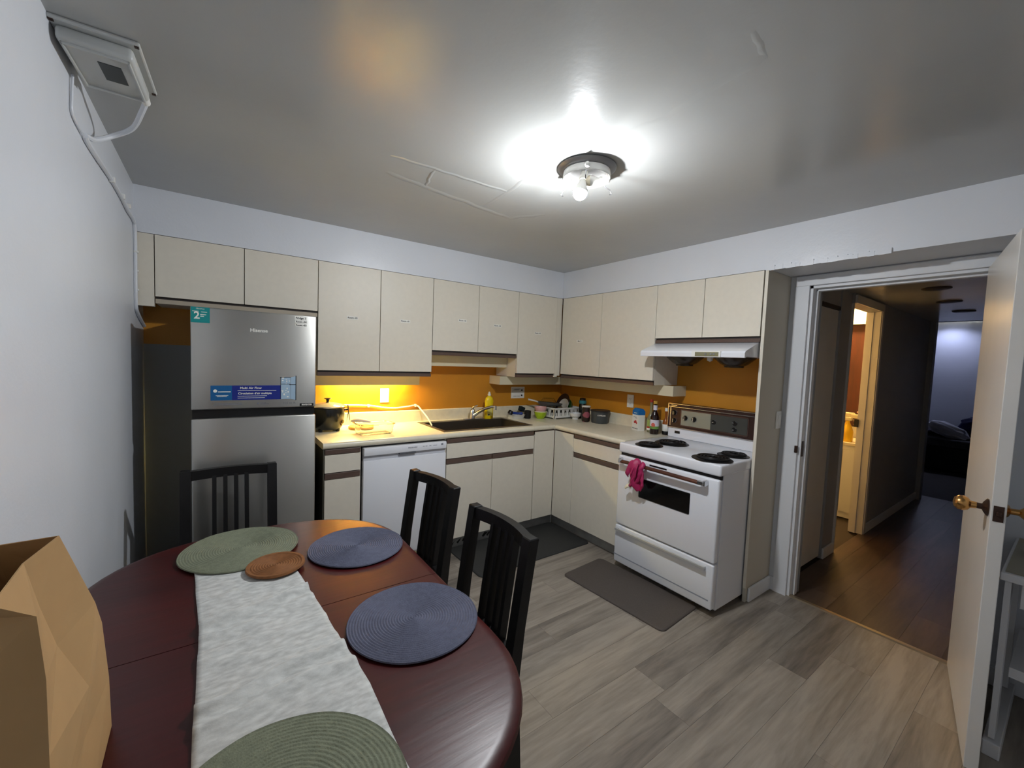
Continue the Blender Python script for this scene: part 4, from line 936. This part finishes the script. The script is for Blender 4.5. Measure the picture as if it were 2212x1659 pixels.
def arched(axis, u0, u1, at, n):
    q = B(); w = (u1-u0)/n
    add = (lambda a, b_, z0, z1: q.box(a, b_, at, at+.004, z0, z1)) if axis == 'x' else (lambda a, b_, z0, z1: q.box(at, at+.004, a, b_, z0, z1))
    add(u0, u1, Z+.012, Z+.03); add(u0, u1, Z+.088, Z+.1)
    for k in range(n+1): c = u0+k*w; add(max(u0, c-w*.22), min(u1, c+w*.22), Z+.03, Z+.088)
    for k in range(n):
        c = u0+(k+.5)*w
        for s_, h in ((-1, .018), (1, .018)):
            add(c+s_*w*.28-w*.06, c+s_*w*.28+w*.06, Z+.07, Z+.088)
        add(c-w*.1, c+w*.1, Z+.03, Z+.062)
    return q
obj('front_wall', arched('x', rx0, rx1, ry0, 6), RW, rk); obj('back_wall', arched('x', rx0, rx1, ry1-.004, 6), RW, rk); obj('side_wall', arched('y', ry0, ry1, rx0, 4), RW, rk); obj('side_wall', arched('y', ry0, ry1, rx1-.004, 4), RW, rk)
# things in the rack
vessel('added_pan', 'added black pan that darkens the openings of the white dish rack', 'pan', -.30, -.262, [(0, 0), (.07, 0), (.078, .006), (.08, .07), (.077, .07), (.074, .008), (0, .006)], mat('added_pan_black', srgb(22, 22, 24), .4), z=Z+.0185)  # added dark filler so the rack openings show dark
pan = thing('frying_pan', 'grey frying pan lying across the rim of the dish rack', 'pan', (-.33, -.20, Z+.109))
R2 = Matrix.Translation((-.335, -.205, Z+.117)) @ Matrix.Rotation(math.radians(5), 4, 'Y')
q = B(); q.lathe([(0, 0), (.10, 0), (.118, .008), (.13, .03), (.127, .031), (.114, .011), (0, .004)], (0, 0, 0), 36); bmesh.ops.transform(q.bm, matrix=R2, verts=q.bm.verts); obj('bowl', q, mat('pan_grey', srgb(92, 94, 94), .35, metal=.3), pan, smooth=True)
q = B(); q.tube([R2 @ Vector(p) for p in ((-.12, .04, .024), (-.16, .055, .034), (-.22, .075, .04))], [.009, .01, .011], 10, flat=.6); obj('handle', q, mat('pan_handle', srgb(220, 214, 206), .4), pan, smooth=True)
def dish(name, label, x, y, z, r, m, yaw, lean, cat='plate', deep=.018):
    q = B(); q.lathe([(0, 0), (r*.6, 0), (r*.72, .004), (r, deep), (r*.98, deep+.003), (r*.7, .007), (0, .004)], (0, 0, 0), 32)
    o = obj(name, q, m, smooth=True, local=True); o.location = (x, y, z); o.rotation_euler = (0, PI/2-lean, yaw); o.rotation_euler = (Matrix.Rotation(yaw, 4, 'Z') @ Matrix.Rotation(-(PI/2-lean), 4, 'Y')).to_euler(); return tag(o, label, cat)
dish('plate', 'white plate standing on edge in the dish rack', -.165, -.24, Z+.02+.08, .083, mat('plate_white', srgb(214, 208, 194), .35), math.radians(-8), math.radians(20))
dish('plate', 'large dark brown plate leaning behind the white plate', -.135, -.20, Z+.02+.106, .108, mat('plate_brown', srgb(40, 22, 22), .3), math.radians(-8), math.radians(20))
dish('bowl', 'dark green bowl standing on edge at the right of the rack', -.10, -.25, Z+.02+.085, .075, mat('green_dish', srgb(50, 92, 40), .35), math.radians(-8), math.radians(14), 'bowl', .04)
q = B(); q.lathe([(0, 0), (.055, .0), (.075, .03), (.082, .045), (.08, .045), (.072, .03), (.053, .003), (0, .003)], (0, 0, 0), 28)
gl = obj('glass_bowl', q, GLASS, smooth=True, local=True); gl.location = (-.30, -.145, Z+.185); gl.rotation_euler = (PI, 0, 0); tag(gl, 'upturned clear glass bowl resting in the frying pan', 'bowl')
wb = thing('shaker_bottle', 'black bottle with a teal band behind the patterned tumbler', 'bottle', (-.065, -.40, Z))
q = B(); q.lathe([(0, 0), (.033, 0), (.036, .005), (.036, .13), (.03, .15), (0, .15)], (-.065, -.40, Z), 24); obj('body', q, BLACKP, wb, smooth=True)
q = B(); q.lathe([(.0365, .15), (.037, .152), (.037, .178), (.034, .18), (0, .18)], (-.065, -.40, Z), 24); obj('band', q, mat('teal_plastic', srgb(60, 130, 140), .4), wb, smooth=True)
q = B(); q.lathe([(.03, .18), (.03, .2), (.02, .206), (0, .207)], (-.065, -.40, Z), 24); obj('cap', q, BLACKP, wb, smooth=True)
def tumbler_mat():
    m = mat('tumbler_pattern', srgb(50, 34, 30), .35); nt = m.node_tree; n = nt.nodes; l = nt.links; p = n['Principled BSDF']
    tc = n.new('ShaderNodeTexCoord'); v = n.new('ShaderNodeTexVoronoi'); v.inputs['Scale'].default_value = 22; l.new(tc.outputs['Object'], v.inputs['Vector'])
    r = n.new('ShaderNodeValToRGB'); r.color_ramp.interpolation = 'CONSTANT'; e = r.color_ramp.elements
    e[0].color = srgb(44, 30, 26); e[1].position = .75; e[1].color = srgb(214, 204, 180); x = e.new(.5); x.color = srgb(150, 80, 92)
    s_ = n.new('ShaderNodeSeparateColor'); l.new(v.outputs['Color'], s_.inputs[0]); l.new(s_.outputs[0], r.inputs[0]); l.new(r.outputs[0], p.inputs['Base Color']); return m
tu = thing('tumbler', 'tall dark patterned tumbler with a white lid', 'tumbler', (-.205, -.585, Z))
q = B(); q.lathe([(0, 0), (.03, 0), (.038, .012), (.041, .06), (.036, .11), (.038, .14), (0, .14)], (-.205, -.585, Z), 28); obj('body', q, tumbler_mat(), tu, smooth=True)
q = B(); q.lathe([(.039, .14), (.042, .142), (.042, .15), (.036, .153), (0, .153)], (-.205, -.585, Z), 28); obj('lid', q, WHITEP, tu, smooth=True)
pt = thing('storage_pot', 'dark grey round pot with white lettering at the worktop corner', 'pot', (-.12, -.685, Z))
POTG = mat('pot_grey', srgb(66, 70, 72), .45)
q = B(); q.lathe([(0, 0), (.072, 0), (.078, .006), (.084, .10), (.084, .108), (0, .108)], (-.125, -.69, Z), 36); pbod = obj('body', q, POTG, pt, smooth=True)
q = B(); q.lathe([(.086, .108), (.092, .11), (.093, .118), (.088, .121), (.08, .118), (0, .116)], (-.125, -.69, Z), 36); obj('lid', q, mat('pot_lid', srgb(44, 42, 44), .4), pt, smooth=True)
q = B(); q.box(-.155, -.12, -.79, -.775, Z+.088, Z+.10, bev=.004); obj('handle', q, POTG, pt)
q = B(); aa = math.radians(222); nn = Vector((math.cos(aa), math.sin(aa), 0)); q.text('COPELAN', Vector((-.125, -.69, Z+.078))+nn*.0855+Vector((-math.sin(aa), math.cos(aa), 0))*.014, (-math.sin(aa), math.cos(aa), 0), (0, 0, 1), .0165, .0003); obj('lettering', q, PAPER, pbod, normals=False)
# carton and bottles
ca = thing('carton', 'white and blue carton with a red fruit picture left of the bottles', 'carton', (-.125, -1.125, Z))
q = B(); RC = Matrix.Translation((-.125, -1.125, Z)) @ Matrix.Rotation(math.radians(-20), 4, 'Z')
q.box(-.032, .032, -.045, .045, 0, .135); q.mi = 1; q.box(-.0325, .0325, -.0455, .0455, .135, .165); q.prism([(-.0325, .165), (.0325, .165), (.012, .188), (-.012, .188)], 'y', -.0455, .0455)
q.mi = 2
for y, z, r in ((-.008, .075, .014), (.008, .07, .011), (-.022, .066, .009)): q.lathe([(0, .001), (r*.8, .001), (r, 0)], (-.0322, y, z), 14, Matrix.Rotation(-PI/2, 3, 'Y'))
q.mi = 3
for k in range(5): q.box(-.0335, -.032, -.038+k*.016, -.031+k*.016, .014, .022)
q.box(-.0335, -.032, -.02, .025, .114, .1165); q.box(-.0335, -.032, -.028, .0, .106, .108)
q.mi = 0; q.box(-.0338, -.0325, -.02, .02, .147, .152)
bmesh.ops.transform(q.bm, matrix=RC, verts=q.bm.verts)
obj('box', q, [PAPER, mat('carton_blue', srgb(30, 110, 180), .4), mat('fruit_red', srgb(190, 50, 50), .5), INKB], ca)
def bottle(label, x, y, r, h, neck, glass, cap, lab, capcol):
    t = thing('sauce_bottle', label, 'bottle', (x, y, Z))
    hs = h*neck
    q = B(); q.lathe([(0, 0), (r*.9, 0), (r, .006), (r, hs*.82), (r*.75, hs), (r*.42, hs*1.13), (r*.38, h-.02), (r*.42, h-.016), (0, h-.015)], (x, y, Z), 26); obj('glass', q, glass, t, smooth=True)
    q = B(); q.lathe([(r*.46, h-.024), (r*.48, h), (0, h+.001)], (x, y, Z), 18); obj('cap', q, capcol, t, smooth=True)
    for k, (z0, z1, m) in enumerate(lab):
        q = B(); q.lathe([(r*1.004, z0), (r*1.02, z0+.0005), (r*1.02, z1-.0005), (r*1.004, z1)], (x, y, Z), 26); obj('paper_label', q, m, t, smooth=True)
    return t
PALEG = mat('pale_bottle', srgb(176, 170, 130), .12, trans=.5); SOY = mat('soy_bottle', srgb(30, 8, 8), .12, coat=.3)
GRL = mat('green_label', srgb(150, 170, 90), .5); REDL = mat('red_label', srgb(176, 50, 34), .5); LAV = mat('lavender_label', srgb(220, 214, 226), .5); GRS = mat('grass_label', srgb(110, 150, 70), .5)
bottle('slim pale glass bottle with green label between carton and dark bottle', -.105, -1.232, .028, .275, .52, PALEG, None, [(.05, .105, GRL), (.036, .05, REDL), (.02, .036, PAPER)], REDL)
sb = bottle('dark sauce bottle with white neck label and gold cap', -.15, -1.302, .035, .27, .62, SOY, None, [(.066, .118, LAV), (.044, .066, GRS)], mat('gold_cap', srgb(196, 150, 60), .4))
q = B(); q.lathe([(.0155, .196), (.0165, .197), (.0165, .235), (.0155, .236)], (-.15, -1.302, Z), 20); obj('neck_label', q, LAV, sb, smooth=True)
q = B(); q.lathe([(0, .0005), (.014, .0005), (.016, 0)], (-.1868, -1.315, Z+.078), 14, Matrix.Rotation(math.radians(15), 3, 'Z') @ Matrix.Rotation(-PI/2, 3, 'Y')); obj('label_fruit', q, mat('label_coral', srgb(206, 96, 84), .5), sb)
bottle('bottle with black base half hidden behind the stove back guard', -.085, -1.362, .026, .215, .55, mat('amber_bottle', srgb(150, 84, 34), .15), None, [(.03, .085, PAPER), (.001, .03, BLACKP)], PAPER)

# ------------------------------------------------------------------ pink gloves over the oven handle
gv = thing('rubber_gloves', 'pink rubber gloves with cream cuff hung over the oven door handle', 'gloves', (sxf-.07, -1.60, .62))
hx = sxf-.062
q = B()
def strand(p, r, flat=.5): q.tube(smooth_path(p, 5), [r[min(len(r)-1, int(i/5))]+(r[min(len(r)-1, int(i/5)+1)]-r[min(len(r)-1, int(i/5))])*((i % 5)/5) for i in range((len(p)-1)*5+1)], 14, flat=flat)
F = .42
strand([(hx+.02, -1.60, .75), (hx+.014, -1.605, .80), (hx-.004, -1.608, .824), (hx-.022, -1.605, .80), (hx-.03, -1.60, .755), (hx-.028, -1.598, .71), (hx-.022, -1.612, .67), (hx-.014, -1.63, .635)], [.022, .03, .034, .036, .034, .027, .03, .014], F)
strand([(hx+.016, -1.57, .77), (hx+.006, -1.566, .808), (hx-.014, -1.56, .812), (hx-.028, -1.552, .775), (hx-.03, -1.54, .735), (hx-.022, -1.537, .708)], [.014, .02, .021, .019, .016, .006], .5)
strand([(hx+.01, -1.645, .79), (hx-.006, -1.65, .823), (hx-.026, -1.652, .80), (hx-.032, -1.645, .75), (hx-.03, -1.63, .705), (hx-.024, -1.612, .675)], [.012, .016, .017, .016, .013, .006], .55)
strand([(hx-.016, -1.652, .77), (hx-.022, -1.656, .72), (hx-.02, -1.653, .675), (hx-.012, -1.64, .64)], [.012, .02, .02, .01], .5)
strand([(hx-.03, -1.595, .735), (hx-.033, -1.58, .695), (hx-.028, -1.574, .667), (hx-.02, -1.556, .65)], [.014, .02, .019, .012], .55)
strand([(hx-.036, -1.60, .795), (hx-.046, -1.588, .765), (hx-.044, -1.58, .73), (hx-.038, -1.588, .70)], [.006, .012, .012, .005], .6)
strand([(hx-.032, -1.625, .82), (hx-.046, -1.622, .78), (hx-.046, -1.612, .735), (hx-.038, -1.608, .70)], [.006, .01, .011, .004], .6)
for v in q.bm.verts: v.co += .007*Vector((noise.noise(v.co*36), noise.noise(v.co*36+Vector((5, 5, 5))), 0))
obj('glove', q, PINK, gv, smooth=True, angle=70)
q = B(); strand([(hx-.018, -1.553, .652), (hx-.016, -1.535, .645), (hx-.014, -1.516, .626)], [.011, .017, .013], .5); obj('cuff', q, CREAMCUFF, gv, smooth=True, label='cream cuff')

# ------------------------------------------------------------------ white desk behind the open door
dk = thing('white_desk', 'white desk with a drawer behind the open door', 'desk', (-.33, -3.6, 0))
DW_ = mat('desk_white', srgb(220, 220, 222), .4); DT = mat('desk_top_beige', srgb(150, 144, 126), .5)
obj('top', bx(-.62, -.02, -3.98, -3.192, .715, .745, bev=.003), DW_, dk); obj('top_pad', bx(-.60, -.03, -3.97, -3.202, .7455, .749), DT, dk)
for y in (-3.232, -3.97):
    obj('leg', bx(-.585, -.50, y+.012, y+.029, .07, .715), DW_, dk); obj('leg', bx(-.12, -.05, y+.012, y+.029, .07, .715), DW_, dk); obj('foot', bx(-.60, -.03, y-.006, y+.042, 0, .06, bev=.004), DW_, dk)
dw_ = obj('drawer', bx(-.60, -.1, -3.76, -3.245, .62, .708, bev=.002), DW_, dk)
obj('lower_shelf', bx(-.5, -.06, -3.935, -3.233, .30, .34), DW_, dk)
vessel('dark_dish', 'dark shallow dish on the desk behind the door', 'dish', -.30, -3.32, [(0, 0), (.05, 0), (.09, .02), (.087, .022), (.05, .004), (0, .004)], BLACKP, z=.7496)

# ------------------------------------------------------------------ hall, bathroom and bedroom things
for k, (x, y) in enumerate(((1.16, -2.655), (1.96, -2.61), (2.76, -2.60))):
    if k == 0:
        hl = thing('hall_ceiling_disc', '', 'ceiling light', (x, y, HC))
        q = B(); q.lathe([(0, -.009), (.07, -.009), (.079, -.006), (.08, -.0005), (0, -.0005)], (0, 0, 0), 28); obj('disc', q, mat('disc_shaded', srgb(34, 30, 28), .5), hl, smooth=True, local=True); cur = hl  # grazing light leaves the discs unlit; that shade is in their colour
    else: cur = copy_tree(hl); cur.location = (x, y, HC)
    cur['label'] = ('dark round disc on the hall ceiling nearest the kitchen door', 'dark round disc on the hall ceiling, second from the kitchen door', 'dark round disc on the hall ceiling nearest the bedroom')[k]; cur['group'] = 'round discs on the hall ceiling'
# bathroom
vn = thing('bathroom_vanity', 'white bathroom vanity cabinet seen through the hall doorway', 'vanity', (2.4, -1.8, 0))
obj('cabinet', bx(2.16, 2.6, -2.08, -1.2, 0, .745), WHITEP, vn); obj('top', bx(2.14, 2.615, -2.09, -1.19, .746, .775, bev=.003), mat('vanity_top', srgb(236, 226, 200), .3), vn)
obj('door', bx(2.145, 2.16, -1.925, -1.5, .06, .70), WHITEP, vn); obj('door', bx(2.145, 2.16, -2.075, -1.93, .06, .70), WHITEP, vn)
obj_ = tag(obj('wooden_cabinet', bx(2.56, 2.618, -2.09, -1.55, .90, 2.0, bev=.004), wood('bath_wood', srgb(62, 25, 8), srgb(84, 36, 12), .5, axis='Z', rnd=False), origin=(2.59, -1.82, 1.02)), 'reddish brown wooden panel on the bathroom wall', 'cabinet')
q = B(); q.box(2.50, 2.618, -2.09, -1.60, 2.002, 2.03); tag(obj('bathroom_shelf', q, WHITEP, origin=(2.56, -1.85, 2.0)), 'white shelf above the wooden panel in the bathroom', 'shelf')
hb_ = thing('heater_box', 'white box with a round dial on the bathroom shelf', 'box', (2.56, -1.98, 2.031))
obj('case', bx(2.515, 2.60, -2.06, -1.92, 2.0305, 2.16, bev=.005), WHITEP, hb_); q = B(); q.lathe([(0, .004), (.018, .004), (.02, 0)], (2.515, -1.985, 2.10), 18, Matrix.Rotation(-PI/2, 3, 'Y')); q.mi = 1; q.lathe([(0, .006), (.007, .006), (.008, .003)], (2.515, -1.985, 2.10), 12, Matrix.Rotation(-PI/2, 3, 'Y')); obj('dial', q, [mat('dial_ring', srgb(200, 180, 120), .4), INKB], hb_)
sp = thing('spray_bottle', 'yellow spray bottle with cream trigger on the bathroom vanity', 'bottle', (2.24, -1.925, .776))
q = B(); q.lathe([(0, 0), (.054, 0), (.058, .008), (.058, .10), (.04, .155), (.02, .195), (.018, .215), (0, .215)], (2.24, -1.925, .7755), 24, sx=1., sy=.9); obj('bottle', q, mat('spray_yellow', srgb(236, 190, 30), .3), sp, smooth=True)
q = B(); q.box(2.215, 2.265, -1.96, -1.885, .99, 1.03, bev=.008); q.box(2.22, 2.26, -2.01, -1.95, 1.02, 1.06, bev=.006); q.tube([(2.24, -1.975, 1.01), (2.24, -1.985, .975), (2.24, -1.98, .95)], .007, 8); q.box(2.222, 2.258, -1.98, -1.88, 1.03, 1.075, bev=.012); obj('trigger', q, mat('trigger_cream', srgb(250, 236, 190), .4), sp)
q = B(); q.tube([(2.50, -1.93, 1.06), (2.50, -2.085, 1.16)], .009, 8); q.cyl((2.50, -2.0, 1.105), (2.56, -2.0, 1.105), .006); tag(obj('towel_bar', q, mat('bar_pink', srgb(214, 160, 140), .4), smooth=True, origin=(2.5, -2.0, 1.1)), 'slanted pale pink stick on the bathroom wall above the spray bottle', 'rod')
q = B(); q.lathe([(0, 0), (.02, 0), (.022, .004), (.022, .07), (.01, .085), (.01, .1), (0, .1)], (2.37, -2.045, .7755), 16)
tag(obj('toiletry_bottle', q, mat('toiletry', srgb(240, 226, 190), .4), smooth=True, origin=(2.37, -2.045, .776)), 'small pale toiletry bottle behind the yellow spray bottle on the vanity', 'bottle')
q = B(); q.lathe([(0, -.12), (.05, -.11), (.085, -.06), (.07, -.01), (.05, 0), (0, 0)], (2.3, -1.70, 2.399), 24); tag(obj('bathroom_lamp', q, BATHM, smooth=True, origin=(2.3, -1.70, 2.399)), 'warm glowing globe lamp on the bathroom ceiling', 'ceiling lamp')
# bedroom
bd = thing('bed', 'low bed with black base and dark patterned cover in the far bedroom', 'bed', (6.95, -2.35, 0))
obj('base', bx(6.2, 7.62, -3.1, -1.55, .02, .37, bev=.006), BLACKP, bd)
obj('mattress', bx(6.21, 7.6, -3.08, -1.57, .371, .50, bev=.03, seg=3), mat('mattress_grey', srgb(90, 88, 92), .9, var=.2, vscale=14), bd)
q = B(); rows = []
for j in range(25):
    for_row = []
    for i in range(25):
        x, y = 6.5+1.1*i/24, -3.05+1.48*j/24
        for_row.append(q.bm.verts.new((x, y, .502+.035+.05*noise.noise((x*3, y*3, 0))+.02*noise.noise((x*9, y*9, 4)))))
    rows.append(for_row)
for A, C in zip(rows, rows[1:]):
    for i in range(24): q.bm.faces.new((A[i], A[i+1], C[i+1], C[i]))
o = obj('duvet', q, mat('duvet_dark', srgb(70, 66, 74), .9, var=.45, vscale=9), bd, smooth=True, label='dark patterned cover'); o.modifiers.new('thick', 'SOLIDIFY').thickness = .03
def pillow(label, x, y, z, sx, sy, sz, rot, m, name='pillow'):
    q = B(); bmesh.ops.create_icosphere(q.bm, subdivisions=4, radius=1.)
    for v in q.bm.verts:
        c_ = v.co; k = 1+.18*noise.noise(c_*2.2+Vector((x, y, 0))); f = lambda a: math.copysign(abs(a)**.62, a)
        v.co = Vector((f(c_.x)*sx*k, f(c_.y)*sy*k, c_.z*sz*(1+.3*noise.noise(c_*3))))
    o = obj(name, q, m, smooth=True, local=True, angle=80); o.location = (x, y, z); o.rotation_euler = rot; return tag(o, label, 'bedding' if name != 'pillow' else 'pillow')
pillow('crumpled white pillow on the bed in the far bedroom', 6.46, -2.09, .62, .16, .25, .1, (.42, 0, .2), mat('pillow_white', srgb(222, 222, 226), .9))
pillow('navy blue bundled blanket right of the white pillow on the bed', 6.75, -2.42, .68, .22, .25, .15, (.2, 0, 0), mat('blanket_navy', srgb(24, 28, 70), .9), 'blanket')
sl = thing('string_lights', 'row of tiny string lights high across the far bedroom', 'string lights', (7.66, -2.0, 2.44))
q = B(); q.tube([(7.68, -1.2-1.9*i/20, 2.475+.004*(i % 2)) for i in range(21)], .002, 6); obj('wire', q, BLACKP, sl)
for k in range(14):
    q = B(); bmesh.ops.create_icosphere(q.bm, subdivisions=1, radius=.009, matrix=Matrix.Translation((7.672, -1.3-k*.095, 2.47))); obj('tiny_bulb', q, DOTM, sl)
bl = thing('bedroom_lamp', 'small round downlight on the bedroom ceiling washing the far wall', 'lamp', (7.36, -1.86, 2.6))
q = B(); q.lathe([(0, 2.53), (.055, 2.53), (.055, 2.522), (0, 2.521)], (7.36, -1.86, 0), 24); obj('glowing_disc', q, BEDM, bl, smooth=True)
q = B(); q.lathe([(0, 2.5995), (.115, 2.5995), (.118, 2.45), (.112, 2.45), (.109, 2.55), (0, 2.551)], (7.36, -1.86, 0), 32); obj('shade', q, WHITEP, bl, smooth=True)
